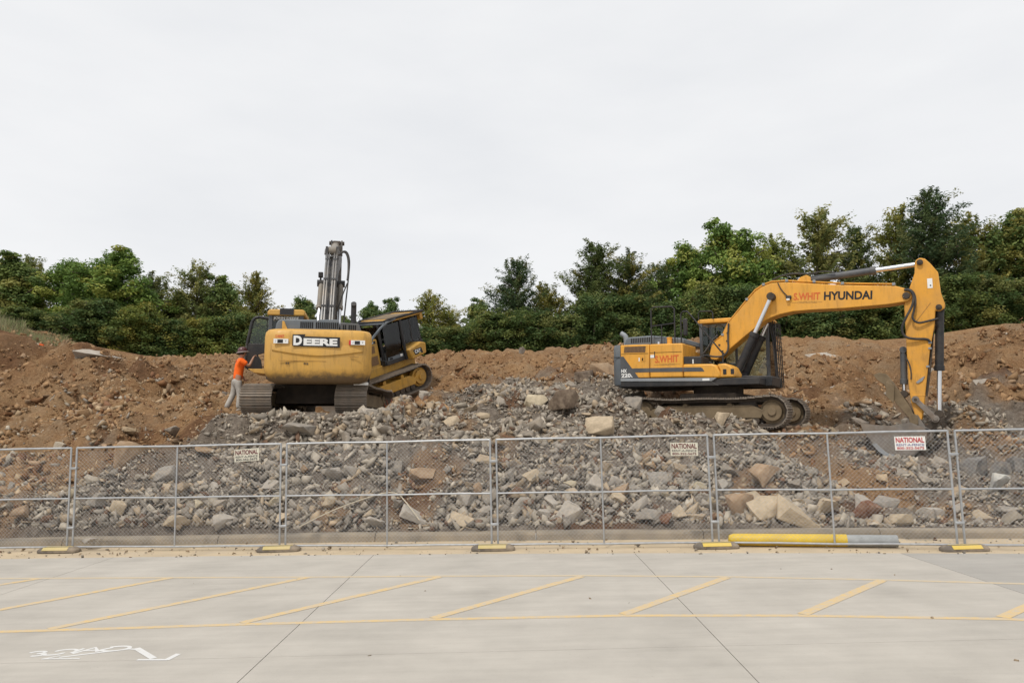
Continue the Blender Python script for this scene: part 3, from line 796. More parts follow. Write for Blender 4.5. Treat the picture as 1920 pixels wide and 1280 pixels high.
# the uncountable rubble: one mesh of small angular stones
def np_shape(seed, flat):
    bm = hull_shape(seed, 7, flat)
    bm.verts.ensure_lookup_table()
    v = np.array([q.co[:] for q in bm.verts]); f = np.array([[q.index for q in fc.verts] for fc in bm.faces])
    bm.free(); return v, f
small = [np_shape(300 + i, (0.7, 0.5, 0.9)[i % 3]) for i in range(24)]
def scatter(name, n, xr, tr, smin, smax, pw, rs, gmin, label, keep=None, sink=0.12):
    VS = []; FS = []; CS = []; k = 0
    x = rs.uniform(xr[0], xr[1], n * 3); t = tr[0] + (tr[1] - tr[0]) * rs.beta(1.0, 1.5, n * 3)
    y = y_kerb(x) + t
    g = greyness(x, y)
    ok = rs.rand(n * 3) < gmin + (1 - gmin) * g
    if keep is not None: ok &= keep(x, y)
    x, y, g = x[ok][:n], y[ok][:n], g[ok][:n]
    z = H(x, y) + 0.02 * fbm(x * 4.5, y * 4.5, 2)
    cl = 0.60 + 0.70 * smooth01(fbm(x * 0.9 + 60, y * 0.9 + 4, 3) * .8 + .45)      # coarse and fine patches
    n_ = len(x)
    sz = (smin + (smax - smin) * rs.rand(n_) ** pw) * cl
    q = rs.normal(size=(n_, 4)); q /= np.linalg.norm(q, axis=1, keepdims=True)
    a_, b_, c_, d_ = q.T
    Rm = np.stack([np.stack([1 - 2 * (c_ * c_ + d_ * d_), 2 * (b_ * c_ - a_ * d_), 2 * (b_ * d_ + a_ * c_)], -1), np.stack([2 * (b_ * c_ + a_ * d_), 1 - 2 * (b_ * b_ + d_ * d_), 2 * (c_ * d_ - a_ * b_)], -1),
                   np.stack([2 * (b_ * d_ - a_ * c_), 2 * (c_ * d_ + a_ * b_), 1 - 2 * (b_ * b_ + c_ * c_)], -1)], 1)
    ax = sz[:, None] * np.stack([rs.uniform(.9, 1.7, n_), rs.uniform(.6, 1.2, n_), rs.uniform(.45, 1.0, n_)], 1)
    pos = np.stack([x, y, z + sz * sink], 1)
    cols = np.array([pick_colour(rs, g[i]) for i in range(n_)])
    which = rs.randint(len(small), size=n_)
    for k_, (v, f) in enumerate(small):
        m_ = np.nonzero(which == k_)[0]
        p_ = np.einsum('nij,nvj->nvi', Rm[m_], v[None] * ax[m_][:, None, :]) + pos[m_][:, None, :]
        VS.append(p_.reshape(-1, 3)); FS.append((f[None] + (k + len(v) * np.arange(len(m_)))[:, None, None]).reshape(-1, 3)); k += len(v) * len(m_)
        CS.append(np.repeat(np.concatenate([cols[m_], np.ones((len(m_), 1))], 1), len(v), axis=0))
    me = np_mesh(name, np.concatenate(VS), np.concatenate(FS), M['rubble'])
    ca = me.attributes.new('Col', 'FLOAT_COLOR', 'POINT')
    ca.data.foreach_set('color', np.concatenate(CS).astype(np.float32).ravel())
    o = link(bpy.data.objects.new(name, me))
    tag(o, label, 'rubble', kind='stuff')
    return o
rs = np.random.RandomState(21)
def nomach(x, y):
    ok = np.ones(len(x), bool)
    for cx, cy, hd, x0, x1, hw, bz, sl in PADS[:3]:
        lx = (x - cx) * math.cos(hd) + (y - cy) * math.sin(hd); ly = -(x - cx) * math.sin(hd) + (y - cy) * math.cos(hd)
        ok &= ~((lx > x0 + .35) & (lx < x1) & (np.abs(ly) < hw - .05))
    return ok
scatter('rubble', 68000, (-13, 12.5), (0.35, 11), 0.026, 0.23, 4.2, rs, 0.13, 'small broken stones covering the slope', nomach)
scatter('dirt_stones', 3200, (-18, 18), (1.5, 19), 0.03, 0.17, 4.0, rs, 0.9, 'scattered stones on the brown dirt', nomach)
_pc = pick_colour
def pick_colour(rs, g):
    b_ = np.array([0.32, 0.198, 0.105]) if rs.rand() < .6 else (np.array([0.20, 0.104, 0.05]) if rs.rand() < .6 else np.array([0.33, 0.225, 0.14]))
    return b_ * rs.uniform(.75, 1.2)
scatter('dirt_clods', 52000, (-19, 19), (1.2, 19), 0.03, 0.26, 3.8, rs, 1.0, 'crumbly brown clods on the dirt', lambda x, y: nomach(x, y) & (greyness(x, y) < .55), sink=-.05)
pick_colour = _pc
# grit swept along the gutter and a few crumbs on the concrete
def grit(name, n, ya, yb, xr, smin, smax, label, seed):
    rs = np.random.RandomState(seed); VS = []; FS = []; CS = []; k = 0
    for i in range(n):
        x = rs.uniform(*xr); y = ya(x) + (yb(x) - ya(x)) * rs.rand()
        v, f = small[rs.randint(len(small))]; s = smin + (smax - smin) * rs.rand() ** 3
        p_ = v * s * rs.uniform(.8, 1.3, 3)
        p_[:, 2] -= p_[:, 2].min()
        VS.append(p_ + (x, y, ground_z(x) - 0.012 + 0.004)); FS.append(f + k); k += len(v)
        CS.append(np.tile(np.append(pick_colour(rs, .6) * .8, 1), (len(v), 1)))
    me = np_mesh(name, np.concatenate(VS), np.concatenate(FS), M['rubble'])
    ca = me.attributes.new('Col', 'FLOAT_COLOR', 'POINT')
    ca.data.foreach_set('color', np.concatenate(CS).astype(np.float32).ravel())
    tag(link(bpy.data.objects.new(name, me)), label, 'gravel', kind='stuff')
grit('gutter_gravel', 700, lambda x: float(y_edge(x)) - .1, lambda x: float(y_kerb(x)) + .02, (-12, 11), 0.012, 0.06, 'grit and small stones lying in the sandy gutter', 3)
grit('pavement_gravel', 26, lambda x: 5.5, lambda x: float(y_edge(x)) - .2, (-8, 8), 0.014, 0.05, 'stray pebbles on the concrete', 6)

# ---------------------------------------------------------------- fence
def chain_link(wd, ht, pitch=0.068, r=0.00125):
    b = MB()
    def wire(x0, z0, x1, z1, y):
        d = Vector((x1 - x0, 0, z1 - z0)).normalized(); nn = Vector((-d.z, 0, d.x))
        tri = [nn * r, (nn * -.5 + Vector((0, .87, 0))) * r, (nn * -.5 - Vector((0, .87, 0))) * r]
        vs = [Vector((x0, y, z0)) + q for q in tri] + [Vector((x1, y, z1)) + q for q in tri]
        b.add(vs, [(0, 1, 4, 3), (1, 2, 5, 4), (2, 0, 3, 5)])
    for sgn, yy in ((1, 0.0), (-1, 0.004)):
        c = -ht
        while c < wd:
            # line x = c + z (sgn 1) or x = c + ht - z
            z0 = max(0, -c); z1 = min(ht, wd - c)
            if z1 - z0 > .02:
                if sgn == 1: wire(c + z0, z0, c + z1, z1, yy)
                else: wire(c + z0, ht - z0, c + z1, ht - z1, yy)
            c += pitch
    return b.mesh('chain_link_mesh', M['wire'])
PW, PH = 3.66, 1.83
CL = chain_link(PW - .04, PH - .10)
posts = [(-12.1, 14.25), (-8.27, 14.01), (-4.16, 13.58), (-0.30, 13.18), (3.51, 12.89), (7.27, 12.12), (11.0, 11.35)]
plabels = ['chain-link fence panel cut by the left picture edge', 'chain-link fence panel left of the first fence sign, second from left',
           'chain-link fence panel in the middle left, with no sign and pale rod behind', 'chain-link fence panel right of centre carrying the middle sign',
           'chain-link fence panel in front of the bucket, behind it the yellow bollard', 'chain-link fence panel cut by the right picture edge']
plabels[1] = 'chain-link fence panel carrying the leftmost sign'
plabels[4] = 'chain-link fence panel carrying the rightmost sign, yellow bollard behind it'
panels = []
for i in range(6):
    (xa, ya), (xb, yb) = posts[i], posts[i + 1]
    d = Vector((xb - xa, yb - ya)); Ln = d.length; d.normalize()
    za, zb = ground_z(xa), ground_z(xb)
    ang = math.atan2(d.y, d.x)
    pw = Ln - 0.11
    e = empty('chain_link_fence', (xa + d.x * .055, ya + d.y * .055, za + 0.06), (0, -math.atan2(zb - za, Ln), ang))
    tag(e, plabels[i], 'fence', 'chain-link panels along the gutter')
    sx = pw / PW
    rr = 0.0185
    for nm, z in (('top_rail', PH), ('mid_rail', PH * .485), ('bottom_rail', 0.0)):
        b = MB().tube([(0, 0, z), (pw * .25, 0, z + .004), (pw * .5, 0, z - .006), (pw * .75, 0, z + .003), (pw, 0, z)], rr if z != PH * .485 else rr * .85, 8)
        b.build(nm, M['galv'], e, smooth=True)
    for x in (0.0, pw * .5, pw):
        b = MB().cyl((x, 0, -.04 if x != pw * .5 else 0), (x, 0, PH + (.012 if x != pw * .5 else 0)), rr if x != pw * .5 else rr * .85, n=9)
        b.build('post', M['galv'], e, smooth=True)
    o = bpy.data.objects.new('chain_link_mesh', CL)
    o.scale = (sx * (1.0), 1, 1); o.location = (0.02, 0.012, 0.05)
    link(o, e); o['kind'] = 'stuff'
    for z in (0.35, 1.45):   # clamp joining neighbours
        b = MB().box(-.12, .02, -.028, .028, z - .02, z + .02)
        b.build('clamp', M['galv'], e, bevel=.006)
    panels.append((e, pw))
flabels = ['dusty fence foot under the leftmost visible pair of posts', 'dusty fence foot under the posts right of the left sign', 'dusty fence foot under the centre posts',
           'fence foot with clean yellow strip left of the yellow bollard', 'fence foot with bright yellow strip at far right']
for i in range(1, 6):
    x, y = posts[i]
    z = ground_z(x)
    e = empty('rubber_base', (x - (.12 if i == 1 else .03), y - .12, z - .01), (0, -math.atan(KX), [-.05, .02, -.04, .0, .03][i - 1]))
    tag(e, flabels[i - 1], 'fence foot', 'rubber feet under the fence posts')
    Lh, Wd = 0.38, 0.13
    b = MB()
    def ringp(L_, W_, z_):
        pts = []
        for a in range(24):
            th = 2 * math.pi * a / 24
            cx, sx_ = math.cos(th), math.sin(th)
            pts.append((L_ * math.copysign(abs(cx) ** .35, cx), W_ * math.copysign(abs(sx_) ** .5, sx_), z_))
        return pts
    rings = [ringp(Lh, Wd, 0), ringp(Lh, Wd, .035), ringp(Lh * .96, Wd * .92, .055), ringp(Lh * .84, Wd * .66, .085), ringp(Lh * .8, Wd * .55, .09)]
    vs = [q for r_ in rings for q in r_]
    fs = [(a * 24 + k, a * 24 + (k + 1) % 24, (a + 1) * 24 + (k + 1) % 24, (a + 1) * 24 + k) for a in range(4) for k in range(24)] + [tuple(range(96, 120)), tuple(range(24))[::-1]]
    b.add(vs, fs).build('block', M['rubber'], e, smooth=True)
    MB().prism([(-.130, .040), (-.080, .089), (-.078, .094), (-.134, .046)], -.25, .23, axis='x').build('reflective_strip', M['reflect'] if i > 3 else M['reflect_d'], e)
    MB().box(-.25, .25, .0, .04, .088, .096).build('reflective_strip', M['reflect_d'], e)
# signs
def sign(u, panel, x, z, m, cols, label, tilt):
    e0, pw = panels[panel]
    p_ = e0.matrix_basis @ Vector((x, -.03, z))
    e = empty('fence_sign', p_, (R(-3), tilt, e0.rotation_euler.z))
    tag(e, label, 'sign', 'rental company signs on the fence')
    W_, H_ = 0.47, 0.225
    MB().box(-W_ / 2, W_ / 2, -.003, .003, -H_ / 2, H_ / 2).build('sign_plate', m, e)
    text('NATIONAL', W_ * .92, .088, M[cols[0]], e, (0, -.0035, .052), (R(90), 0, 0), bold=.025)
    text('RENT-A-FENCE', W_ * .90, .038, M[cols[1]], e, (0, -.0035, -.028), (R(90), 0, 0), bold=.01)
    text('800-352-5675', W_ * .88, .040, M[cols[2]], e, (0, -.0035, -.080), (R(90), 0, 0), bold=.02)
    for sx_ in (-1, 1):
        MB().cyl((sx_ * .21, -.006, .10), (sx_ * .21, .03, .10), .006, n=6).build('tie', M['galv'], e)
sign(0, 1, 3.38, 1.64, M['sign_cream'], ('sign_maroon', 'sign_dark', 'sign_dark'), 'tilted faded cream sign with maroon lettering, leftmost of three', R(-4))
sign(1, 3, 3.30, 1.60, M['sign_cream'], ('sign_maroon', 'sign_dark', 'sign_maroon'), 'faded cream sign with maroon lettering in the middle of the fence', R(0))
sign(2, 4, 3.14, 1.64, M['sign'], ('sign_red', 'sign_blue', 'sign_red'), 'bright white sign with red lettering in front of the bucket', R(-1))

# ---------------------------------------------------------------- fallen bollard
bx0, bx1 = 3.70, 6.55
zb = lambda x: ground_z(x)
e = empty('fallen_bollard', (3.75, 12.98, zb(3.75) - .012), (0, -math.atan(KX), math.atan2(-.53, 2.66)))
tag(e, 'yellow sleeved bollard with bare grey concrete end lying behind the fence', 'bollard')
r = .102
b = MB()
prof = [(0, .02), (.015, .07), (.05, .09), (.10, r), (1.0, r + .001), (1.8, r), (1.92, r)]
vs = []; n = 20
for x, q in prof: vs += [(x, q * math.cos(2 * math.pi * k / n), r + q * math.sin(2 * math.pi * k / n)) for k in range(n)]
b.add(vs, [(a * n + k, a * n + (k + 1) % n, (a + 1) * n + (k + 1) % n, (a + 1) * n + k) for a in range(len(prof) - 1) for k in range(n)] + [tuple(range(n))[::-1], tuple(range((len(prof) - 1) * n, len(prof) * n))])
b.build('yellow_sleeve', M['boll_yellow'], e, smooth=True)
MB().cyl((1.92, 0, r - .004), (2.71, 0, r - .004), r * .95, n=20).build('concrete_core', M['boll_grey'], e, smooth=True)

# ---------------------------------------------------------------- trees
def leaf_mat():
    m = bpy.data.materials.new('foliage')
    m.use_nodes = True
    t = m.node_tree; t.nodes.clear()
    out = t.nodes.new('ShaderNodeOutputMaterial')
    a = t.nodes.new('ShaderNodeAttribute'); a.attribute_name = 'Col'
    oi = t.nodes.new('ShaderNodeObjectInfo')
    mx = t.nodes.new('ShaderNodeMix'); mx.data_type = 'RGBA'; mx.blend_type = 'MULTIPLY'; mx.inputs['Factor'].default_value = 1
    d = t.nodes.new('ShaderNodeBsdfPrincipled'); d.inputs['Roughness'].default_value = 0.6; d.inputs['Specular IOR Level'].default_value = 0.25
    tr = t.nodes.new('ShaderNodeBsdfTranslucent')
    ms = t.nodes.new('ShaderNodeMixShader'); ms.inputs[0].default_value = 0.36
    t.links.new(a.outputs['Color'], mx.inputs['A']); t.links.new(oi.outputs['Color'], mx.inputs['B'])
    t.links.new(mx.outputs['Result'], d.inputs['Base Color']); t.links.new(mx.outputs['Result'], tr.inputs['Color'])
    t.links.new(d.outputs[0], ms.inputs[1]); t.links.new(tr.outputs[0], ms.inputs[2]); t.links.new(ms.outputs[0], out.inputs['Surface'])
    return m
M['leaf'] = leaf_mat()
def tree_meshes(kind, seed):
    """unit-ish tree: height 10 m. returns (crown mesh, trunk mesh)"""
    rs = np.random.RandomState(seed)
    Ht = 10.0
    tb = MB(); clumps = []
    lean = rs.uniform(-.3, .3, 2)
    axis = lambda h: np.array([lean[0] * (h / Ht) ** 2 * 1.5, lean[1] * (h / Ht) ** 2 * 1.5, h])
    if kind == 'broad':
        prof = lambda q: 2.7 * (np.sin(np.clip(q * 1.08, 0, 1) * math.pi) ** .55) * (1.05 - .35 * q) + .15
        nl, base, lsz, nleaf, cr = 74, .06, .105, 125, .60
    elif kind == 'cedar':
        prof = lambda q: 2.3 * (1 - q) ** .75 + .12
        nl, base, lsz, nleaf, cr = 95, .05, .085, 92, .42
    elif kind == 'wispy':
        prof = lambda q: 1.7 * (np.sin(np.clip(q, 0, 1) * math.pi * .93 + .2) ** .8) + .1
        nl, base, lsz, nleaf, cr = 66, .08, .095, 74, .48
    elif kind == 'shrub':
        prof = lambda q: 3.6 * np.sqrt(np.clip(1 - q * q, 0, 1)) + .2
        nl, base, lsz, nleaf, cr = 74, .02, .14, 105, .82
    for i in range(nl):
        q = base + (1 - base) * ((i + rs.rand()) / nl)
        az = rs.uniform(0, 2 * math.pi) if kind != 'cedar' else i * 2.4 + rs.uniform(-.5, .5)
        ln = prof(q) * rs.uniform(.55, 1.18)
        h0 = q * Ht * (.97 if kind != 'broad' else .90)
        p0 = axis(h0)
        up = {'broad': rs.uniform(.25, .85), 'cedar': rs.uniform(.15, .6) + q * .5, 'wispy': rs.uniform(.4, 1.0), 'shrub': rs.uniform(.1, 1.1)}[kind]
        dr = np.array([math.cos(az), math.sin(az), up])
        pts = [p0]
        for k in range(1, 5):
            dr = dr + rs.normal(0, .13, 3); dr[2] += (.06 if kind != 'broad' else -.05)
            pts.append(pts[-1] + dr / np.linalg.norm(dr) * ln / 4 * 1.12)
        if ln > .5: tb.tube(pts, .012 + .012 * ln, 4)
        nsub = max(1, int(round(ln * {'broad': 2.6, 'cedar': 4.2, 'wispy': 3.4, 'shrub': 2.4}[kind])))
        for s in range(nsub):
            fpos = .28 + .72 * (s + rs.rand()) / nsub
            kk = min(3, int(fpos * 4)); pp = pts[kk] + (pts[kk + 1] - pts[kk]) * (fpos * 4 - kk)
            clumps.append((pp + rs.normal(0, .16 + .10 * ln, 3), dr, cr * rs.uniform(.6, 1.25)))
    # leader tufts so the outline ends in shoots
    for k in range({'broad': 7, 'cedar': 7, 'wispy': 9, 'shrub': 6}[kind]):
        clumps.append((axis(Ht * rs.uniform(.84, .98)) + rs.normal(0, .42, 3) * (1, 1, .7), np.array([0, 0, 1.0]), cr * .6))
    tp = [tuple(axis(h)) for h in np.linspace(-1.2, Ht * .93, 8)]
    for k in range(7):
        tb.cyl(tp[k], tp[k + 1], .20 * (1 - k / 8.2), .20 * (1 - (k + 1) / 8.2), 7, caps=False)
    C = np.array([c[0] for c in clumps]); D = np.array([c[1] for c in clumps]); CR = np.array([c[2] for c in clumps])
    n = len(C); N = n * nleaf
    ci = np.repeat(np.arange(n), nleaf)
    dirs = rs.normal(size=(N, 3)); dirs /= np.linalg.norm(dirs, axis=1, keepdims=True)
    rad = rs.rand(N) ** .45
    if kind in ('cedar', 'wispy'):
        # sprays: stretched along the twig
        dn = D / np.linalg.norm(D, axis=1, keepdims=True)
        along = rs.uniform(-1, 1.5, N)[:, None] * dn[ci] * (CR[ci] * 1.15)[:, None]
        P = C[ci] + along + dirs * (rad * CR[ci] * .5)[:, None]
    else:
        P = C[ci] + dirs * (rad * CR[ci])[:, None] * np.array([1.1, 1.1, .8 if kind == 'broad' else 1.15])
    nrm = dirs * .7 + rs.normal(0, .5, (N, 3)) + np.array([0, 0, .75])
    nrm /= np.linalg.norm(nrm, axis=1, keepdims=True)
    tg = np.cross(nrm, rs.normal(size=(N, 3))); tg /= np.linalg.norm(tg, axis=1, keepdims=True)
    bt = np.cross(nrm, tg)
    sz = (lsz * rs.uniform(.6, 1.35, N))[:, None]
    asp = {'broad': .62, 'cedar': .34, 'wispy': .45, 'shrub': .6}[kind]
    v = np.empty((N, 4, 3))
    v[:, 0] = P - tg * sz; v[:, 1] = P - bt * sz * asp + nrm * sz * .12; v[:, 2] = P + tg * sz; v[:, 3] = P + bt * sz * asp + nrm * sz * .12
    f = np.arange(N * 4).reshape(N, 4)
    me = np_mesh('crown', v.reshape(-1, 3), f, M['leaf'])
    pal = {'broad': ((.070, .115, .032), (.115, .165, .045), (.19, .20, .055)), 'cedar': ((.055, .090, .035), (.085, .120, .042), (.17, .165, .055)),
           'wispy': ((.095, .125, .040), (.16, .17, .052), (.23, .20, .065)), 'shrub': ((.060, .100, .028), (.11, .15, .040), (.18, .175, .048))}[kind]
    pal = np.array(pal) * np.array([1.85, 1.66, 1.80])
    pal[:, 0] = np.minimum(pal[:, 0], pal[:, 1] * 1.02)
    wsel = rs.rand(n)
    cc = np.where((wsel < .5)[:, None], pal[0], np.where((wsel < .84)[:, None], pal[1], pal[2]))[ci]
    cc = cc * rs.uniform(.8, 1.24, (N, 1))
    colr = np.concatenate([cc, np.ones((N, 1))], 1)
    ca = me.attributes.new('Col', 'FLOAT_COLOR', 'POINT')
    ca.data.foreach_set('color', np.repeat(colr, 4, axis=0).astype(np.float32).ravel())
    return me, tb.mesh('trunk', M['bark'], True)
TV = {k: [tree_meshes(k, 50 + 10 * i + len(k)) for i in range(n)] for k, n in (('broad', 4), ('cedar', 3), ('wispy', 3), ('shrub', 3))}
def tree(kind, var, x, y, zb_, ht, wd, label, group, tint=(1, 1, 1), rot=None, name='tree'):
    cm, tm = TV[kind][var % len(TV[kind])]
    hw = {'broad': 5.6, 'cedar': 4.6, 'wispy': 4.0, 'shrub': 7.4}[kind]
    e = empty(name, (x, y, zb_), (0, 0, random.uniform(0, 6.28) if rot is None else rot))
    s = ht / 10.0; sw = wd / hw
    for nm, me in (('trunk', tm), ('crown', cm)):
        o = bpy.data.objects.new(nm, me)
        o.scale = (sw, sw, s)
        o.color = (*tint, 1)
        link(o, e)
    tag(e, label, 'tree' if name == 'tree' else 'shrub', group)
random.seed(77)
G = (1, 1, 1); YL = (1.18, 1.12, .85); DK = (.76, .82, .88); LT = (1.08, 1.18, .95); OL = (1.08, 1.0, .82)
TREES = [   # kind, variant, x, y, top z, width, tint, label
 ('broad', 0, -36.06, 44.0, 12.67, 5.54, G, 'broad tree standing outside the left picture edge'),
 ('broad', 1, -31.00, 44.0, 12.87, 5.54, G, 'broad green tree at the left picture edge'),
 ('wispy', 0, -30.86, 47.0, 12.96, 3.55, G, 'thin tree second from the left picture edge'),
 ('broad', 2, -27.49, 45.0, 12.78, 4.91, LT, 'broad light green tree third from the left picture edge'),
 ('broad', 3, -23.81, 43.0, 12.96, 5.78, LT, 'tallest tree of the left group, light green with broad crown'),
 ('wispy', 1, -23.30, 46.0, 11.72, 3.86, DK, 'dark thin tree right of the tallest left tree'),
 ('broad', 0, -21.16, 45.0, 10.40, 4.16, OL, 'olive tinged tree in the dip of the left group'),
 ('wispy', 2, -19.14, 44.0, 11.81, 3.69, G, 'upright tree left of the open excavator door'),
 ('broad', 1, -18.05, 45.0, 11.62, 4.16, G, 'bushy tree above the worker, second from the sky gap'),
 ('wispy', 0, -15.71, 43.0, 11.07, 2.89, OL, 'thin olive tree beside the open excavator door'),
 ('broad', 2, -14.52, 50.0, 11.43, 3.36, DK, 'small dark tree between cab roof and raised grey boom'),
 ('broad', 3, -12.60, 56.0, 10.66, 3.29, DK, 'low tree just right of the raised grey boom'),
 ('broad', 0, -10.31, 54.0, 11.73, 3.63, DK, 'round dark tree left of two above the bulldozer'),
 ('broad', 1, -8.71, 54.0, 11.85, 3.81, DK, 'round dark tree right of two above the bulldozer'),
 ('wispy', 1, -5.35, 46.0, 10.44, 3.09, YL, 'wispy yellowish tree just right of the bulldozer cab'),
 ('wispy', 2, -3.90, 48.0, 9.73, 3.22, YL, 'low yellowish tree in the dip right of the bulldozer'),
 ('broad', 3, -2.15, 50.0, 11.01, 4.62, G, 'rounded tree left of the lone dark cedar'),
 ('cedar', 0, 0.19, 43.0, 12.04, 4.69, DK, 'lone dark cedar with ragged top near the picture centre'),
 ('wispy', 0, 2.54, 45.0, 10.84, 3.40, OL, 'thin olive tree right of the dark cedar'),
 ('cedar', 1, 4.66, 44.0, 13.21, 5.91, OL, 'wide cedar with wispy olive top left of the handrail'),
 ('cedar', 2, 6.72, 43.0, 12.17, 5.41, OL, 'olive cedar above the excavator counterweight'),
 ('cedar', 0, 9.17, 46.0, 12.42, 4.63, G, 'cedar behind the excavator handrails'),
 ('broad', 2, 11.59, 47.0, 14.61, 5.13, LT, 'bright green tree left of the tall twin crown'),
 ('broad', 0, 14.00, 46.0, 15.76, 5.79, LT, 'tall bright broad tree above the boom bend'),
 ('wispy', 1, 16.77, 47.0, 14.18, 4.34, LT, 'thin bright tree right of the tall broad tree'),
 ('wispy', 2, 18.96, 45.0, 15.29, 4.91, G, 'upright tree above the word on the boom'),
 ('cedar', 1, 21.75, 46.0, 14.77, 4.63, OL, 'olive tree left of the pale wispy tree'),
 ('wispy', 0, 24.75, 47.0, 16.13, 4.34, YL, 'pale wispy tree left of the tallest dark tree'),
 ('cedar', 2, 26.02, 44.0, 16.46, 7.02, DK, 'tallest tree, dark and conical, above the excavator stick'),
 ('wispy', 1, 29.92, 46.0, 15.48, 5.02, OL, 'olive tree right of the tallest dark tree'),
 ('broad', 3, 32.18, 46.0, 16.18, 5.79, G, 'leafy tree at the right picture edge'),
 ('wispy', 2, 33.93, 45.0, 15.64, 5.67, OL, 'tree standing just outside the right picture edge'),
 ('broad', 1, 38.13, 45.0, 15.46, 6.04, G, 'broad tree well outside the right picture edge'),
]
for kind, var, x, Y, zt, wd, tint, lab in TREES:
    zb_ = float(H(x, min(Y, 40))) - .6
    tree(kind, var, x, Y, zb_, zt - zb_, wd, lab, 'trees along the back of the site', tint)
SH = [   # x, y, top z, width
 (-34.66, 46.0, 9.56, 4.50), (-27.85, 41.0, 8.59, 4.09), (-25.10, 40.5, 8.21, 3.34), (-22.77, 40.0, 8.86, 4.29), (-20.68, 40.0, 8.57, 3.51), (-18.80, 40.5, 7.76, 3.86), 
 (-16.72, 40.5, 7.95, 3.87), (-14.97, 41.0, 8.26, 3.49), (-13.54, 46.0, 8.13, 4.47), (-11.07, 47.0, 8.40, 3.87), (-8.13, 46.0, 8.32, 4.14), (-4.95, 42.0, 7.61, 4.01), 
 (-3.05, 41.5, 7.54, 4.28), (-1.21, 41.0, 8.22, 3.81), (0.76, 41.0, 8.37, 3.88), (2.54, 40.5, 8.13, 4.39), (4.49, 40.5, 9.15, 3.43), (6.67, 41.0, 9.09, 4.56), 
 (8.78, 41.0, 8.82, 4.12), (10.93, 41.0, 9.75, 3.80), (12.89, 40.5, 9.56, 4.01), (14.99, 40.5, 9.44, 4.46), (17.07, 40.5, 9.06, 4.12), (19.17, 40.5, 9.22, 4.51), 
 (21.40, 41.0, 9.67, 4.23), (23.36, 41.0, 9.35, 4.05), (25.55, 41.0, 10.29, 4.42), (27.67, 41.0, 10.26, 4.35), (30.10, 41.0, 10.19, 3.68), ]
names = ['first', 'second', 'third', 'fourth', 'fifth', 'sixth', 'seventh', 'eighth', 'ninth', 'tenth', 'eleventh', 'twelfth', 'thirteenth', 'fourteenth', 'fifteenth',
         'sixteenth', 'seventeenth', 'eighteenth', 'nineteenth', 'twentieth', 'twenty-first', 'twenty-second', 'twenty-third', 'twenty-fourth', 'twenty-fifth', 'twenty-sixth', 'twenty-seventh', 'twenty-eighth', 'twenty-ninth']
for i, (x, Y, zt, wd) in enumerate(SH):
    zb_ = float(H(x, min(Y, 40))) - .4
    tree('shrub', i, x, Y, zb_, max(2.0, zt - zb_), wd, names[i] + ' leafy shrub from the left in the hedge below the trees', 'shrubs under the trees',
         random.choice([(.9, .9, .9), (.9, .9, .9), OL, DK, DK]), name='shrub')
# a far wood seen through the gaps, one mass
fw = []
rs = np.random.RandomState(9)
b = MB()
P = []
for k in range(9000):
    x = rs.uniform(-75, 75); 
    P.append((x, 66 + rs.uniform(-3, 3), rs.rand() ** .8 * (7.2 + 1.8 * float(fbm(x * .25, 3.3, 3)) + (2.5 if x > 12 else (1.5 if x < -18 else -.2))) + 4.0))
P = np.array(P); N = len(P)
dd = rs.normal(size=(N, 3)); dd /= np.linalg.norm(dd, axis=1, keepdims=True)
tg = np.cross(dd, rs.normal(size=(N, 3))); tg /= np.linalg.norm(tg, axis=1, keepdims=True); bt = np.cross(dd, tg)
sz = rs.uniform(.25, .6, (N, 1))
v = np.stack([P - tg * sz, P - bt * sz * .6, P + tg * sz, P + bt * sz * .6], 1).reshape(-1, 3)
me = np_mesh('far_wood', v, np.arange(N * 4).reshape(N, 4), M['leaf'])
ca = me.attributes.new('Col', 'FLOAT_COLOR', 'POINT')
cc = np.array([.10, .125, .055]) * rs.uniform(.6, 1.4, (N, 1))
ca.data.foreach_set('color', np.repeat(np.concatenate([cc, np.ones((N, 1))], 1), 4, axis=0).astype(np.float32).ravel())
o = link(bpy.data.objects.new('far_wood', me)); o.color = (1, 1, 1, 1)
tag(o, 'dense green wood closing the gaps behind the tree line', 'wood', kind='stuff')
# pale dry grass on the left bank
rs = np.random.RandomState(12)
N = 5200
gx_ = rs.uniform(-21, -16.75, N); gy_ = 26.4 + rs.uniform(-1.0, 1.6, N)
gz_ = H(gx_, gy_)
hh = rs.uniform(.18, .52, N) * (1 - smooth01((gx_ + 18.0) / 1.4) * .6); ang = rs.uniform(0, 6.28, N)
ln_ = rs.normal(0, .12, (N, 2))
base = np.stack([gx_, gy_, gz_ - .03], 1); wv = np.stack([np.cos(ang), np.sin(ang), 0 * ang], 1) * .012
tip = base + np.stack([ln_[:, 0], ln_[:, 1], hh], 1)
v = np.stack([base - wv, base + wv, tip], 1).reshape(-1, 3)
me = np_mesh('dry_grass', v, np.arange(N * 3).reshape(N, 3), M['leaf'])
ca = me.attributes.new('Col', 'FLOAT_COLOR', 'POINT')
cc = np.array([.36, .32, .19]) * rs.uniform(.6, 1.3, (N, 1)) * np.where(rs.rand(N, 1) < .35, np.array([[.7, .95, .7]]), 1)
ca.data.foreach_set('color', np.repeat(np.concatenate([cc, np.ones((N, 1))], 1), 3, axis=0).astype(np.float32).ravel())
o = link(bpy.data.objects.new('dry_grass', me)); o.color = (1, 1, 1, 1)
tag(o, 'pale dry grass on top of the left dirt bank', 'grass', kind='stuff')

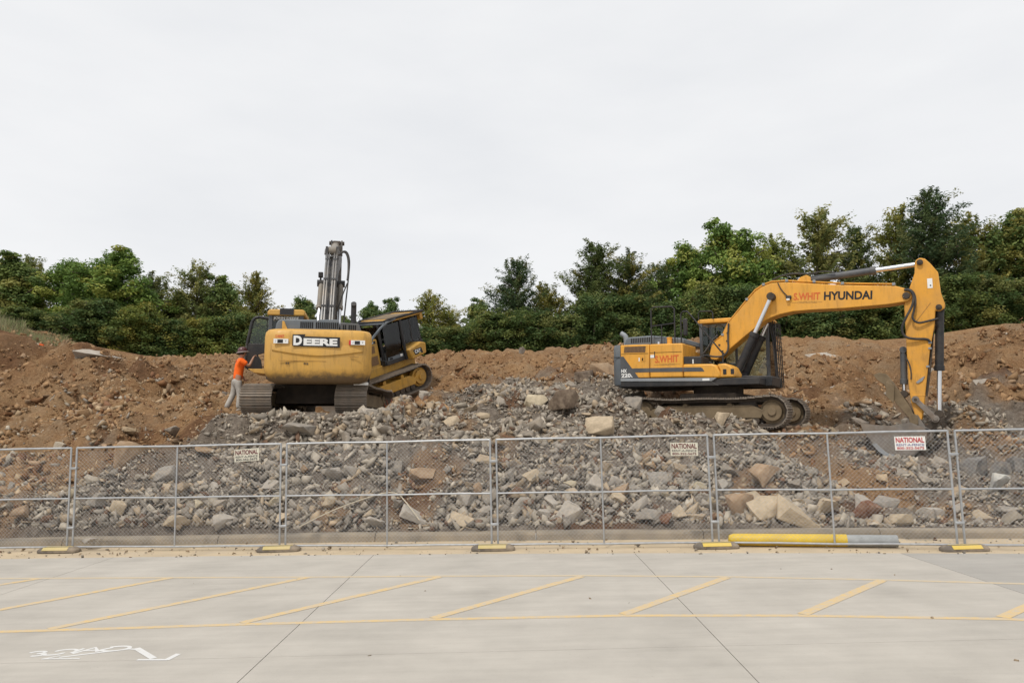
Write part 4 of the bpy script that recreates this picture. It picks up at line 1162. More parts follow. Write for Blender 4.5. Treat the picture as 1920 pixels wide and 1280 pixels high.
# ---------------------------------------------------------------- machine materials
M['hy'] = mat('hyundai_yellow_paint', (0.76, 0.365, 0.045), 0.42, var=0.06, scale=2.5, dust=0.32, dustc=(0.50, 0.30, 0.12), spec=0.45, grime=.45)
M['hy_arm'] = mat('stick_yellow_paint', (0.73, 0.345, 0.04), 0.45, var=0.08, scale=2.5, dust=0.40, dustc=(0.40, 0.24, 0.10), grime=.55)
M['jd'] = mat('deere_yellow_paint', (0.60, 0.335, 0.07), 0.45, var=0.07, scale=2, dust=0.4, dustc=(0.46, 0.30, 0.13), mud=(0.86, 1.02, 0.9), grime=.55)
M['cat'] = mat('bulldozer_yellow_paint', (0.55, 0.30, 0.045), 0.5, var=0.10, scale=3, dust=0.55, dustc=(0.30, 0.21, 0.11), grime=.55)
M['jdboom'] = mat('boom_grey_paint', (0.055, 0.055, 0.058), 0.55, var=0.15, scale=4, dust=0.6, dustc=(0.30, 0.26, 0.21))
M['dgrey'] = mat('dark_grey_paint', (0.075, 0.08, 0.088), 0.5, var=0.10, scale=3, dust=0.45, dustc=(0.20, 0.18, 0.15))
M['mgrey'] = mat('slate_grey_paint', (0.13, 0.15, 0.17), 0.5, var=0.08, scale=3, dust=0.35, dustc=(0.26, 0.24, 0.21))
M['lgrey'] = mat('light_grey_paint', (0.26, 0.28, 0.30), 0.5, var=0.08, scale=3, dust=0.3)
M['black'] = mat('black_paint', (0.022, 0.022, 0.024), 0.5, var=0.15, scale=5, dust=0.3, dustc=(0.14, 0.11, 0.085))
M['slot'] = mat('vent_black', (0.008, 0.008, 0.008), 0.9, var=0)
M['chrome'] = mat('chrome_rod', (0.72, 0.73, 0.75), 0.22, 0.9, var=0.04)
M['steel'] = mat('worn_track_steel', (0.24, 0.205, 0.17), 0.6, 0.35, var=0.25, scale=7, dust=0.7, dustc=(0.24, 0.18, 0.125))
M['steel_d'] = mat('dark_undercarriage', (0.06, 0.048, 0.038), 0.85, var=0.25, scale=5, dust=0.6, dustc=(0.13, 0.095, 0.065))
M['frame_t'] = mat('dusty_track_frame', (0.17, 0.125, 0.075), 0.9, var=0.25, scale=4, dust=0.8, dustc=(0.25, 0.19, 0.12))
M['bucket'] = mat('worn_bucket_steel', (0.23, 0.205, 0.18), 0.55, 0.3, var=0.25, scale=4, dust=0.7, dustc=(0.19, 0.13, 0.085))
M['hose'] = mat('hydraulic_hose', (0.03, 0.03, 0.03), 0.6, var=0.1, dust=0.5, dustc=(0.16, 0.13, 0.10))
M['pipe'] = mat('hydraulic_pipe', (0.20, 0.20, 0.20), 0.45, 0.4, var=0.15, dust=0.6, dustc=(0.30, 0.24, 0.18))
M['palebar'] = mat('pale_cylinder_barrel', (0.24, 0.22, 0.19), 0.6, var=0.2, scale=4, dust=0.6, dustc=(0.26, 0.20, 0.14))
M['white'] = mat('white_vinyl', (0.80, 0.80, 0.78), 0.5, var=0.03)
M['txt_black'] = mat('black_vinyl', (0.015, 0.015, 0.017), 0.5, var=0)
M['txt_red'] = mat('faded_red_vinyl', (0.62, 0.14, 0.03), 0.5, var=0.05)
M['txt_thin'] = mat('thin_dark_vinyl', (0.28, 0.16, 0.06), 0.5, var=0)
M['red'] = mat('red_sticker', (0.55, 0.03, 0.03), 0.5, var=0)
M['grille'] = mat('brown_mesh_grille', (0.20, 0.115, 0.055), 0.8, var=0.2, scale=30)
M['seat'] = mat('seat_dark', (0.03, 0.03, 0.032), 0.8, var=0.1)
def glass_mat():
    m = bpy.data.materials.new('tinted_glass'); m.use_nodes = True
    t = m.node_tree; t.nodes.clear()
    out = t.nodes.new('ShaderNodeOutputMaterial')
    tr = t.nodes.new('ShaderNodeBsdfTransparent'); tr.inputs[0].default_value = (.82, .87, .84, 1)
    gl = t.nodes.new('ShaderNodeBsdfGlossy'); gl.inputs['Roughness'].default_value = .05; gl.inputs[0].default_value = (.8, .8, .8, 1)
    fr = t.nodes.new('ShaderNodeFresnel'); fr.inputs['IOR'].default_value = 1.5
    mx = t.nodes.new('ShaderNodeMixShader')
    t.links.new(fr.outputs[0], mx.inputs[0]); t.links.new(tr.outputs[0], mx.inputs[1]); t.links.new(gl.outputs[0], mx.inputs[2]); t.links.new(mx.outputs[0], out.inputs['Surface'])
    return m
M['glass'] = glass_mat()
FS = (R(90), 0, 0)          # lettering on a right-hand side (faces -y)
FB = (R(90), 0, R(-90))     # lettering on a rear face (faces -x)
FL = (R(90), 0, R(180))     # lettering on a left-hand side (faces +y)

def shoe_mesh(wd, pitch):
    b = MB()
    b.box(-pitch * .49, pitch * .49, -wd / 2, wd / 2, -.012, .012)
    for k in (-.36, 0.0, .36):
        b.prism([(pitch * k - .014, .011), (pitch * k + .014, .011), (pitch * k + .007, .042), (pitch * k - .007, .042)], -wd / 2 + .004, wd / 2 - .004)
    b.box(-pitch * .12, pitch * .12, -.16, -.10, .011, .02); b.box(-pitch * .12, pitch * .12, .10, .16, .011, .02)
    return b.mesh('track_shoe', M['steel'])
def make_track(parent, y, half, r, wd, nsh, shoe, sag=.05, wheel_m=None, frame_m=None, hubs=True, x0=0.0, raised=None):
    """loop of shoes round two wheels at x0 +- half; wheel radius r (to shoe)"""
    zc = r + .045
    path = []
    L1 = 2 * half; La = math.pi * r
    tot = 2 * L1 + 2 * La
    def pos(s):
        s %= tot
        if s < L1:            # top, front to back
            q = s / L1; x = half - s; return (x, zc + r - sag * math.sin(q * math.pi) * (1 + .35 * math.sin(q * 9.4)), math.pi)
        s -= L1
        if s < La:
            a = math.pi / 2 + s / r; return (-half + r * math.cos(a), zc + r * math.sin(a), a + math.pi / 2)
        s -= La
        if s < L1: return (-half + s, zc - r, 0.0)
        s -= L1
        a = -math.pi / 2 + s / r; return (half + r * math.cos(a), zc + r * math.sin(a), a + math.pi / 2)
    b = MB(); n = 72; vs = []
    for k in range(n):
        x, z, a = pos(tot * k / n)
        nx_, nz_ = math.sin(a), -math.cos(a)
        for yy in (-.11, .11):
            vs += [(x0 + x - nx_ * .014, y + yy, z - nz_ * .014), (x0 + x - nx_ * .085, y + yy, z - nz_ * .085)]
    fs = []
    for k in range(n):
        j = (k + 1) % n
        fs += [(4 * k, 4 * j, 4 * j + 2, 4 * k + 2), (4 * k + 1, 4 * k + 3, 4 * j + 3, 4 * j + 1), (4 * k, 4 * k + 1, 4 * j + 1, 4 * j), (4 * k + 2, 4 * j + 2, 4 * j + 3, 4 * k + 3)]
    tr = b.add(vs, fs).build('track', M['steel_d'], parent)
    for k in range(nsh):
        x, z, a = pos(tot * (k + .5) / nsh)
        o = bpy.data.objects.new('track_shoe', shoe)
        # outward normal of the loop
        nx_, nz_ = math.sin(a), -math.cos(a)
        th = math.atan2(nx_, nz_)
        o.matrix_basis = Matrix.Translation((x0 + x, y, z)) @ Matrix.Rotation(th, 4, 'Y')
        link(o, tr)
    fm = frame_m or M['frame_t']; wm = wheel_m or M['frame_t']
    MB().prism([(x0 - half + .28, zc - .17), (x0 + half - .28, zc - .17), (x0 + half - .18, zc + .02), (x0 + half - .5, zc + .17), (x0 - half + .5, zc + .17), (x0 - half + .18, zc + .02)], y - .17, y + .17).build('track_frame', fm, tr, bevel=.02)
    for nm, sx in (('idler_wheel', 1), ('drive_sprocket', -1)):
        b = MB().cyl((x0 + sx * half, y - .09, zc), (x0 + sx * half, y + .09, zc), r - .075, n=28)
        b.cyl((x0 + sx * half, y - .17, zc), (x0 + sx * half, y + .17, zc), r * .62, n=24)
        b.cyl((x0 + sx * half, y - .21, zc), (x0 + sx * half, y + .21, zc), r * .27, n=16)
        b.build(nm, wm, tr, bevel=.01)
    for k in range(7):
        x = x0 - half + .42 + (2 * half - .84) * k / 6
        MB().cyl((x, y - .16, zc - r + .17), (x, y + .16, zc - r + .17), .10, n=14).build('roller', M['steel_d'], tr)
    for q in (-.3, .38):
        MB().cyl((x0 + half * q, y - .13, zc + r - .16 - sag), (x0 + half * q, y + .13, zc + r - .16 - sag), .07, n=12).build('carrier_roller', wm, tr)
    return tr
def cylinder(parent, name, p0, p1, frac, rb, rr, mb, extra=None, mrod=None):
    """hydraulic cylinder: barrel from p0 over frac of the way, then the rod to p1"""
    p0 = Vector(p0); p1 = Vector(p1); q = p0.lerp(p1, frac)
    d = (p1 - p0).normalized()
    b = MB().cyl(p0, q, rb, n=16).cyl(q - d * .10, q + d * .03, rb * 1.18, n=16)
    side = Vector((0, 1, 0))
    b.cyl(p0 - side * rb * 1.05, p0 + side * rb * 1.05, rb * 1.15, n=14)
    o = b.build(name, mb, parent, bevel=.008)
    r_ = MB().cyl(q, p1 - d * rr * 1.2, rr, n=14).build('piston_rod', mrod or M['chrome'], o, smooth=True)
    MB().cyl(p1 - side * rr * 1.9, p1 + side * rr * 1.9, rr * 1.8, n=14).build('rod_eye', M['steel_d'], o, bevel=.008)
    return o

# ================================================================ right excavator (side on)
hx = empty('excavator', (5.81, 20.6, 2.05), (0, 0, R(-32)))
tag(hx, 'orange-yellow excavator seen from the side with its bucket lowered on the right', 'excavator')
sh60 = shoe_mesh(.60, .19)
for y in (-1.2, 1.2):
    make_track(hx, y, 1.74, .39, .60, 49, sh60, sag=.07)
MB().prism([(-.9, .45), (.9, .45), (.75, .95), (-.75, .95)], -1.05, 1.05).build('carbody', M['steel_d'], hx, bevel=.03)
MB().cyl((0, 0, .93), (0, 0, 1.14), .68, n=32).build('slew_ring', M['steel_d'], hx)
# upper structure
MB().prism([(-2.45, 1.14), (1.45, 1.14), (1.45, 1.32), (-2.45, 1.32)], -1.30, 1.30).build('platform', M['black'], hx, bevel=.015)
# counterweight: curved in plan
cw = MB()
pl = [(-2.38, -1.33), (-2.52, -1.31), (-2.63, -1.22), (-2.72, -1.0), (-2.80, -.5), (-2.82, 0), (-2.80, .5), (-2.72, 1.0), (-2.63, 1.22), (-2.52, 1.31), (-2.38, 1.33)]
rows = [(1.22, .96), (1.26, 1.0), (2.12, 1.0), (2.28, .985), (2.35, .95), (2.37, .90)]
vs = []
for z, k in rows: vs += [(-2.38 + (x + 2.38) * (k if x < -2.4 else 1) , y * (1 if k > .97 else .985), z) for x, y in pl]
n = len(pl)
cw.add(vs, [(a * n + i, a * n + i + 1, (a + 1) * n + i + 1, (a + 1) * n + i) for a in range(len(rows) - 1) for i in range(n - 1)] + [tuple(range(n))[::-1], tuple(range((len(rows) - 1) * n, len(rows) * n))] + [tuple(a * n + q for a in range(len(rows))) for q in (0,)] + [tuple(a * n + n - 1 for a in range(len(rows)))[::-1]])
cwo = cw.build('counterweight', M['mgrey'], hx, smooth=True)
MB().box(-2.66, -2.37, -1.345, -1.332, 2.005, 2.02).build('seam', M['slot'], cwo)
# hood / side panels on the right-hand side, each door its own panel
panel = lambda pts, y0, y1, nm, m, bv=.02, par=hx: MB().prism(pts, y0, y1).build(nm, m, par, bevel=bv)
eng = panel([(-2.37, 1.42), (-1.515, 1.40), (-1.50, 2.335), (-2.37, 2.36)], -1.345, -.2, 'engine_door', M['hy'], .025)
pump = panel([(-1.505, 1.40), (-.555, 1.385), (-.54, 2.31), (-1.49, 2.335)], -1.345, -.2, 'pump_door', M['hy'], .035)
panel([(-.545, 1.385), (.40, 1.335), (.46, 1.36), (.44, 1.50), (.36, 1.66), (.24, 1.71), (-.55, 1.735)], -1.345, -.52, 'side_deck', M['hy'], .04)
tb_ = panel([(.40, 1.34), (.82, 1.34), (.82, 1.45), (.73, 1.64), (.58, 1.71), (.36, 1.70), (.44, 1.52)], -1.30, -.56, 'step_box', M['hy'], .04)
for x in (.52, .72):
    MB().box(x, x + .09, -1.312, -1.298, 1.42, 1.56).build('step_slot', M['black'], tb_, bevel=.01)
panel([(-.55, 1.73), (-.06, 1.71), (-.06, 1.93), (-.55, 1.95)], -1.28, -.6, 'battery_box', M['black'], .02)
MB().box(-.30, -.27, -1.287, -1.278, 1.74, 1.86).build('sticker', M['white'], hx)
MB().prism([(-2.37, 1.40), (-2.37, 2.03), (-2.28, 2.03), (-1.82, 1.40)], -1.3525, -1.3455).build('dark_decal', M['dgrey'], eng)
MB().prism([(-2.06, 1.68), (-1.505, 1.668), (-1.505, 1.555), (-1.94, 1.565)], -1.3520, -1.3455).build('stripe_decal', M['dgrey'], eng)
MB().prism([(-1.50, 1.668), (-.555, 1.645), (-.555, 1.53), (-1.50, 1.555)], -1.3520, -1.3455).build('stripe_decal', M['dgrey'], pump)
MB().prism([(-.54, 1.645), (-.06, 1.630), (-.01, 1.60), (.04, 1.515), (-.54, 1.53)], -1.3520, -1.3455).build('stripe_decal', M['dgrey'], hx)
MB().prism([(-2.38, 1.32), (.22, 1.245), (.36, 1.335), (-2.38, 1.405)], -1.355, -.4).build('side_skirt', M['lgrey'], hx, bevel=.012)
MB().box(-.02, .17, -1.362, -1.356, 1.27, 1.325).build('reflector', M['white'], hx)
MB().prism([(-2.38, 1.17), (.42, 1.13), (.22, 1.243), (-2.38, 1.316)], -1.34, -.4).build('lower_skirt', M['black'], hx, bevel=.012)
gr_ = MB().prism([(-2.26, 2.135), (-1.62, 2.115), (-1.60, 2.285), (-2.24, 2.305)], -1.352, -1.34).build('intake_grille', M['grille'], eng)
b = MB()
for k in range(16): b.box(-2.235 + k * .04, -2.228 + k * .04, -1.357, -1.351, 2.13, 2.29)
b.build('grille_bars', M['black'], gr_)
MB().box(-1.74, -1.62, -1.353, -1.345, 1.86, 1.98).build('door_latch', M['hy_arm'], eng, bevel=.01)
MB().box(-1.72, -1.685, -1.358, -1.353, 1.885, 1.96).build('latch_slot', M['slot'], eng)
MB().box(-1.82, -1.785, -1.352, -1.3455, 1.87, 1.97).build('sticker', M['white'], eng)
MB().box(-1.47, -1.36, -1.352, -1.3455, 1.95, 2.03).build('sticker', M['white'], pump)
MB().box(-1.355, -1.335, -1.358, -1.345, 1.95, 2.12).build('door_handle', M['black'], pump)
MB().prism([(-1.48, 2.09), (-.57, 2.07), (-.57, 2.08), (-1.48, 2.10)], -1.350, -1.3455).build('seam', M['slot'], pump)
MB().prism([(-2.35, 2.09), (-1.53, 2.075), (-1.53, 2.085), (-2.35, 2.10)], -1.350, -1.3455).build('seam', M['slot'], eng)
text('S.WHIT', .68, .20, M['txt_red'], pump, (-1.00, -1.3465, 1.90), FS, bold=.03)
text('CONSTRUCTORS', .44, .045, M['txt_thin'], pump, (-1.00, -1.3465, 1.745), FS)
for sx in (-1, 1): MB().box(-1.0 + sx * .30 - .07, -1.0 + sx * .30 + .07, -1.3485, -1.3455, 1.742, 1.748).build('lettering_rule', M['txt_thin'], pump)
text('HX', .17, .10, M['white'], eng, (-2.26, -1.3535, 1.615), FS, bold=.04)
text('220', .29, .115, M['white'], eng, (-2.205, -1.3535, 1.485), FS, bold=.04)
text('L', .045, .06, M['white'], eng, (-2.025, -1.3535, 1.46), FS, bold=.04)
# centre hood with louvres, left-hand side
MB().prism([(-2.40, 1.35), (-.62, 1.35), (-.62, 2.20), (-2.40, 2.30)], -.19, 1.30).build('left_cover', M['hy'], hx, bevel=.04)
hd = MB().prism([(-2.42, 2.36), (-2.38, 2.56), (-2.28, 2.62), (-1.62, 2.63), (-.66, 2.50), (-.60, 2.33)], -.95, .75).build('engine_hood', M['mgrey'], hx, bevel=.04)
b = MB()
for k in range(12): b.box(-2.20 + k * .055, -2.175 + k * .055, -.957, -.945, 2.44, 2.58, Matrix.Translation((0, 0, 0)))
b.build('louvre', M['slot'], hd)
MB().tube([(-2.52, -.55, 2.30), (-2.52, -.55, 2.62), (-2.55, -.55, 2.72), (-2.68, -.55, 2.80)], .075, 12, 1).build('exhaust_pipe', M['lgrey'], hx, smooth=True)
MB().cyl((-1.03, -1.0, 2.33), (-1.03, -1.0, 2.50), .07, n=14).cyl((-1.03, -1.0, 2.50), (-1.03, -1.0, 2.53), .08, n=14).build('filler_cap', M['hy'], hx, smooth=True)
MB().cyl((-1.33, -1.05, 2.33), (-1.33, -1.05, 2.42), .045, n=10).build('filler_cap', M['chrome'], hx, smooth=True)
# handrails
for y in (-1.15,):
    rb = MB().tube([(-1.50, y, 2.32), (-1.50, y, 3.33), (-1.43, y, 3.40), (-.89, y, 3.37), (-.82, y, 3.30), (-.82, y, 2.30)], .021, 7)
    rb.tube([(-1.50, y, 2.86), (-.82, y, 2.90)], .017, 6).tube([(-1.20, y, 2.88), (-1.20, y, 2.32)], .017, 6)
    rb.build('handrail', M['black'], hx, smooth=True)
MB().tube([(-.62, -1.2, 2.3), (-.62, -1.2, 3.13), (-.56, -1.2, 3.20), (-.44, -1.2, 3.19), (-.35, -1.2, 3.09), (.50, -1.22, 1.99), (.50, -1.22, 1.36)], .021, 7).build('handrail', M['black'], hx, smooth=True)
MB().tube([(-.60, .3, 3.14), (-.60, .3, 3.36), (-.55, .3, 3.40), (-.22, .3, 3.38), (-.18, .3, 3.33), (-.18, .3, 3.14)], .018, 6).build('handrail', M['black'], hx, smooth=True)
mr = MB().box(-.56, -.44, -1.24, -1.16, 2.52, 3.0).build('mirror', M['black'], hx, bevel=.03)
MB().tube([(-.62, -1.2, 2.95), (-.5, -1.2, 2.9)], .012, 5).tube([(-.62, -1.2, 2.6), (-.5, -1.2, 2.6)], .012, 5).build('mirror_arm', M['black'], mr)
# cab on the far side
cab = MB()
for (x, y) in ((-.57, .42), (-.57, 1.28), (1.30, 1.28), (1.30, .42)):
    cab.box(x - .045, x + .045, y - .045, y + .045, 1.32, 3.05)
cab.box(-.60, 1.45, .38, 1.32, 1.14, 1.42).box(-.60, -.50, .40, 1.30, 1.40, 2.2)
cab.box(.40, .47, .395, .44, 1.4, 3.02)
cabo = cab.build('cab', M['dgrey'], hx, bevel=.015)
MB().prism([(-.66, 3.04), (-.66, 3.13), (-.60, 3.17), (1.28, 3.15), (1.40, 3.06), (1.38, 3.00), (.1, 3.03)], .36, 1.34).build('cab_roof', M['hy'], cabo, bevel=.03)
for nm, a in (('window_pane', (-.52, 1.26, .405, .412, 1.45, 3.0)), ('window_pane', (-.52, 1.26, 1.285, 1.292, 1.45, 3.0)), ('windscreen', (1.31, 1.318, .46, 1.24, 1.45, 3.0)), ('rear_window', (-.565, -.558, .46, 1.24, 2.22, 3.0))):
    MB().box(*a).build(nm, M['glass'], cabo)
MB().prism([(-.15, 1.4), (.38, 1.4), (.40, 1.85), (-.02, 1.9), (-.12, 2.6), (-.27, 2.6), (-.28, 1.85)], .6, 1.1).build('driver_seat', M['seat'], cabo, bevel=.05)
b = MB()
for k in range(13): b.box(1.50, 1.515, .40, 1.30, 1.30 + k * .125, 1.312 + k * .125)
for y in (.40, .62, .85, 1.08, 1.30): b.cyl((1.51, y, 1.15), (1.46, y, 3.0), .016, n=6)
b.build('front_guard', M['black'], cabo)
b = MB()
for y in (.15, .38): b.tube([(1.50, y, 1.2), (1.56, y, 1.4), (1.50, y, 2.4), (1.40, y, 3.0)], .02, 6)
b.build('grab_rail', M['black'], cabo, smooth=True)
MB().prism([(.16, 1.14), (1.60, 1.12), (1.62, 1.38), (.9, 1.42), (.16, 1.34)], -.62, .37).build('boom_mount', M['black'], hx, bevel=.02)
# boom
BO = [(-.11, 1.93), (-.15, 2.05), (-.07, 2.36), (.22, 2.56), (.41, 2.91), (.94, 3.49), (1.17, 3.73), (1.38, 3.86), (1.61, 3.925), (2.01, 3.905), (3.38, 3.69), (4.60, 3.54), (4.80, 3.46), (4.93, 3.36), (4.94, 3.22), (4.84, 3.13),
      (4.38, 3.09), (3.35, 3.08), (2.58, 3.105), (2.12, 3.10), (1.80, 3.05), (1.56, 2.98), (1.36, 2.89), (1.17, 2.75), (.95, 2.59), (.54, 2.28), (.29, 2.07), (.05, 1.90)]
boom = MB().prism(BO, -.25, .25).build('boom', M['hy'], hx, bevel=.018)
b = MB()
for y in (-.20, .12): MB().prism([(2.20, 3.87), (2.36, 4.02), (2.50, 4.06), (2.60, 4.0), (2.62, 3.82)], y, y + .08).build('cylinder_bracket', M['hy'], boom, bevel=.01)
b = MB()   # steel lines along the top edge, held by clips
off = [(-.02, 2.42), (.24, 2.61), (.42, 2.96), (.94, 3.545), (1.17, 3.785), (1.40, 3.915), (1.62, 3.975), (2.01, 3.955), (3.38, 3.74), (4.55, 3.60)]
for y in (-.22, -.16): b.tube([(x, y, z) for x, z in off], .020, 6)
b.build('hydraulic_pipe', M['hy_arm'], boom, smooth=True)
b = MB()
for k in (1, 3, 5, 7, 8, 9):
    x, z = off[k]; b.box(x - .035, x + .035, -.262, -.12, z - .04, z + .03)
b.box(2.66, 2.73, -.26, -.12, 3.82, 3.90)
b.build('pipe_clip', M['lgrey'], boom, bevel=.006)
MB().cyl((1.62, -.33, 3.53), (1.62, .33, 3.53), .10, n=18).build('pin', M['steel_d'], boom, bevel=.01)
MB().cyl((4.81, -.29, 3.27), (4.81, .29, 3.27), .085, n=18).build('pin', M['steel_d'], boom, bevel=.01)
MB().tube([(1.78, -.262, 3.92), (1.83, -.275, 3.78), (1.93, -.28, 3.62), (2.02, -.285, 3.52)], .014, 6, 1).build('lamp_cable', M['hose'], boom, smooth=True)
MB().box(1.98, 2.12, -.33, -.252, 3.44, 3.53).build('work_lamp', M['black'], boom, bevel=.02)
MB().box(2.0, 2.08, -.338, -.33, 3.40, 3.45).build('lamp_lens', M['white'], boom)
for x, z in ((.12, 2.30), (.20, 2.12), (.34, 2.40), (.36, 2.62), (.22, 2.06)):
    MB().box(x, x + .05, -.275, -.25, z, z + .04).build('hose_clip', M['black'], boom)
text('S.WHIT', .66, .20, M['txt_red'], boom, (2.50, -.2515, 3.475), (R(90), R(3.5), 0), bold=.03)
text('CONSTRUCTORS', .48, .05, M['txt_thin'], boom, (2.50, -.2515, 3.315), (R(90), R(3.5), 0))
for sx in (-1, 1): MB().box(2.50 + sx * .31 - .06, 2.50 + sx * .31 + .06, -.2535, -.2505, 3.312 - sx * .018, 3.318 - sx * .018).build('lettering_rule', M['txt_thin'], boom)
text('HYUNDAI', 1.14, .225, M['txt_black'], boom, (3.49, -.2515, 3.405), (R(90), R(4), 0), bold=.035)
# hoses at the boom foot and along the bend
MB().tube([(-.45, -.45, 1.95), (-.2, -.42, 2.05), (0.0, -.40, 1.98), (.28, -.36, 1.98), (.42, -.33, 2.15), (.40, -.3, 2.5), (.43, -.28, 2.9)], .026, 7, 2).build('hose', M['hose'], boom, smooth=True)
MB().tube([(-.5, -.30, 1.95), (-.25, -.3, 2.13), (-.05, -.28, 2.45), (.12, -.27, 2.6)], .026, 7, 2).build('hose', M['hose'], boom, smooth=True)
MB().tube([(-.35, -.5, 1.6), (-.1, -.5, 1.85), (.02, -.47, 1.75), (.05, -.45, 1.5)], .03, 7, 2).build('hose', M['hose'], boom, smooth=True)
for y in (-.42, .42):
    cylinder(hx, 'boom_cylinder', (.62, y, 1.45), (1.62, y * .9, 3.53), .53, .105, .058, M['black'])
cylinder(hx, 'stick_cylinder', (2.48, 0, 3.95), (5.13, 0, 4.08), .62, .095, .060, M['dgrey'])
MB().tube([(1.55, -.1, 3.99), (1.75, -.12, 4.10), (2.1, -.12, 4.16), (2.5, -.1, 4.10), (2.75, -.1, 4.08)], .022, 6, 2).build('hose', M['hose'], boom, smooth=True)
MB().tube([(2.6, -.13, 4.09), (2.9, -.14, 4.13), (3.2, -.13, 4.06)], .018, 6, 2).build('hose', M['hose'], boom, smooth=True)
# stick
ST = [(5.04, 4.08), (5.07, 4.16), (5.15, 4.20), (5.26, 4.17), (5.38, 4.02), (5.52, 3.80), (5.55, 3.30), (5.62, 3.02), (5.60, 2.90), (5.50, 2.84), (5.41, 2.86), (5.37, 2.5), (5.24, 1.9), (5.17, 1.43), (5.07, .77), (4.98, .22), (4.86, .20), (4.77, .63), (4.74, 1.06), (4.745, 2.18), (4.75, 3.06), (4.88, 3.44), (5.02, 3.83)]
stick = MB().prism(ST, -.19, .19).build('stick', M['hy_arm'], hx, bevel=.018)
MB().prism([(4.80, .80), (5.08, .80), (5.09, .83), (4.80, .83)], -.196, -.19).build('weld_plate', M['hy'], stick)
b = MB()
b.prism([(5.30, 2.0), (5.34, 2.5), (5.41, 2.86), (5.36, 2.5), (5.23, 1.43), (5.12, .8), (5.05, .8), (5.17, 1.43)], -.10, .10).build('wear_strip', M['steel_d'], stick)
for (x, z) in ((5.15, 4.08), (5.49, 2.93), (4.87, .71)):
    MB().cyl((x, -.26, z), (x, .26, z), .07, n=16).cyl((x, -.285, z), (x, .285, z), .035, n=12).build('pin', M['steel_d'], stick, bevel=.008)
MB().box(5.28, 5.39, -.196, -.1905, 3.42, 3.66).build('warning_sticker', M['white'], stick)
MB().box(5.33, 5.36, -.199, -.1965, 3.47, 3.50).build('sticker_mark', M['txt_black'], stick)
MB().prism([(4.98, 2.62), (5.32, 3.06), (5.325, 3.055), (4.985, 2.61)], -.196, -.19).build('scratch', M['txt_thin'], stick)
MB().tube([(4.78, -.28, 3.42), (4.92, -.30, 3.40), (4.99, -.32, 3.22), (4.93, -.33, 2.98), (4.78, -.34, 2.72), (4.66, -.33, 2.45), (4.72, -.30, 2.24), (4.95, -.26, 2.18), (5.20, -.22, 2.18), (5.26, -.20, 2.10)], .030, 8, 2).build('hose', M['hose'], stick, smooth=True)
MB().tube([(4.85, -.26, 3.44), (4.97, -.28, 3.36), (5.02, -.30, 3.15), (4.97, -.30, 2.90), (4.90, -.30, 2.70), (5.02, -.28, 2.56), (5.22, -.25, 2.60), (5.46, -.2, 2.66)], .026, 8, 2).build('hose', M['hose'], stick, smooth=True)
MB().tube([(4.70, -.22, 1.78), (4.78, -.24, 1.62), (4.82, -.24, 1.4), (4.80, -.22, 1.2)], .016, 6, 2).build('hose', M['hose'], stick, smooth=True)
for x, z in ((5.22, 2.06), (5.21, 1.92), (5.14, 1.48)):
    MB().box(x, x + .07, -.215, -.19, z, z + .05).build('pipe_clip', M['lgrey'], stick, bevel=.006)
MB().prism([(4.90, 1.13), (5.0, 1.22), (5.10, 1.28), (5.04, 1.16), (4.94, 1.10)], -.215, -.19).build('bent_bracket', M['lgrey'], stick)
cylinder(hx, 'bucket_cylinder', (5.50, 0, 2.92), (5.34, 0, .36), .58, .095, .055, M['black'])
# linkage
b = MB()
for y in (-.24, .24):
    d0 = Vector((4.87, y, .71)); d1 = Vector((5.26, y, .24))
    b.cyl(d0 - Vector((0, .03, 0)), d0 + Vector((0, .03, 0)), .085, n=14); b.cyl(d1 - Vector((0, .03, 0)), d1 + Vector((0, .03, 0)), .09, n=14)
    t_ = (d1 - d0).normalized(); nn = Vector((-t_.z, 0, t_.x)) * .06
    b.add([d0 + nn + Vector((0, s, 0)) for s in (-.025, .025)] + [d1 + nn + Vector((0, s, 0)) for s in (-.025, .025)] + [d1 - nn + Vector((0, s, 0)) for s in (-.025, .025)] + [d0 - nn + Vector((0, s, 0)) for s in (-.025, .025)],
          [(0, 2, 3, 1), (2, 4, 5, 3), (4, 6, 7, 5), (6, 0, 1, 7), (0, 6, 4, 2), (1, 3, 5, 7)])
b.cyl((5.26, -.3, .24), (5.26, .3, .24), .05, n=12)
b.build('guide_link', M['bucket'], hx, bevel=.01)
b = MB()
for y in (-.15, .15):
    b.prism([(5.18, .18), (5.30, .30), (5.36, .22), (5.30, .10), (5.0, -.14), (4.90, -.04)], y - .03, y + .03)
b.build('bucket_link', M['steel_d'], hx, bevel=.01)
# quick coupler
b = MB().prism([(4.72, .34), (4.90, .36), (5.02, .10), (5.14, -.02), (5.04, -.2), (4.80, -.10), (4.68, .10)], -.16, .16)
b.cyl((4.81, -.24, .25), (4.81, .24, .25), .09, n=16).cyl((5.06, -.24, -.06), (5.06, .24, -.06), .08, n=16)
b.build('quick_coupler', M['black'], hx, bevel=.012)
MB().prism([(4.72, .10), (4.90, .10), (4.90, .32), (4.84, .36), (4.76, .36), (4.70, .30)], -.26, -.17).build('coupler_plate', M['frame_t'], hx, bevel=.012)
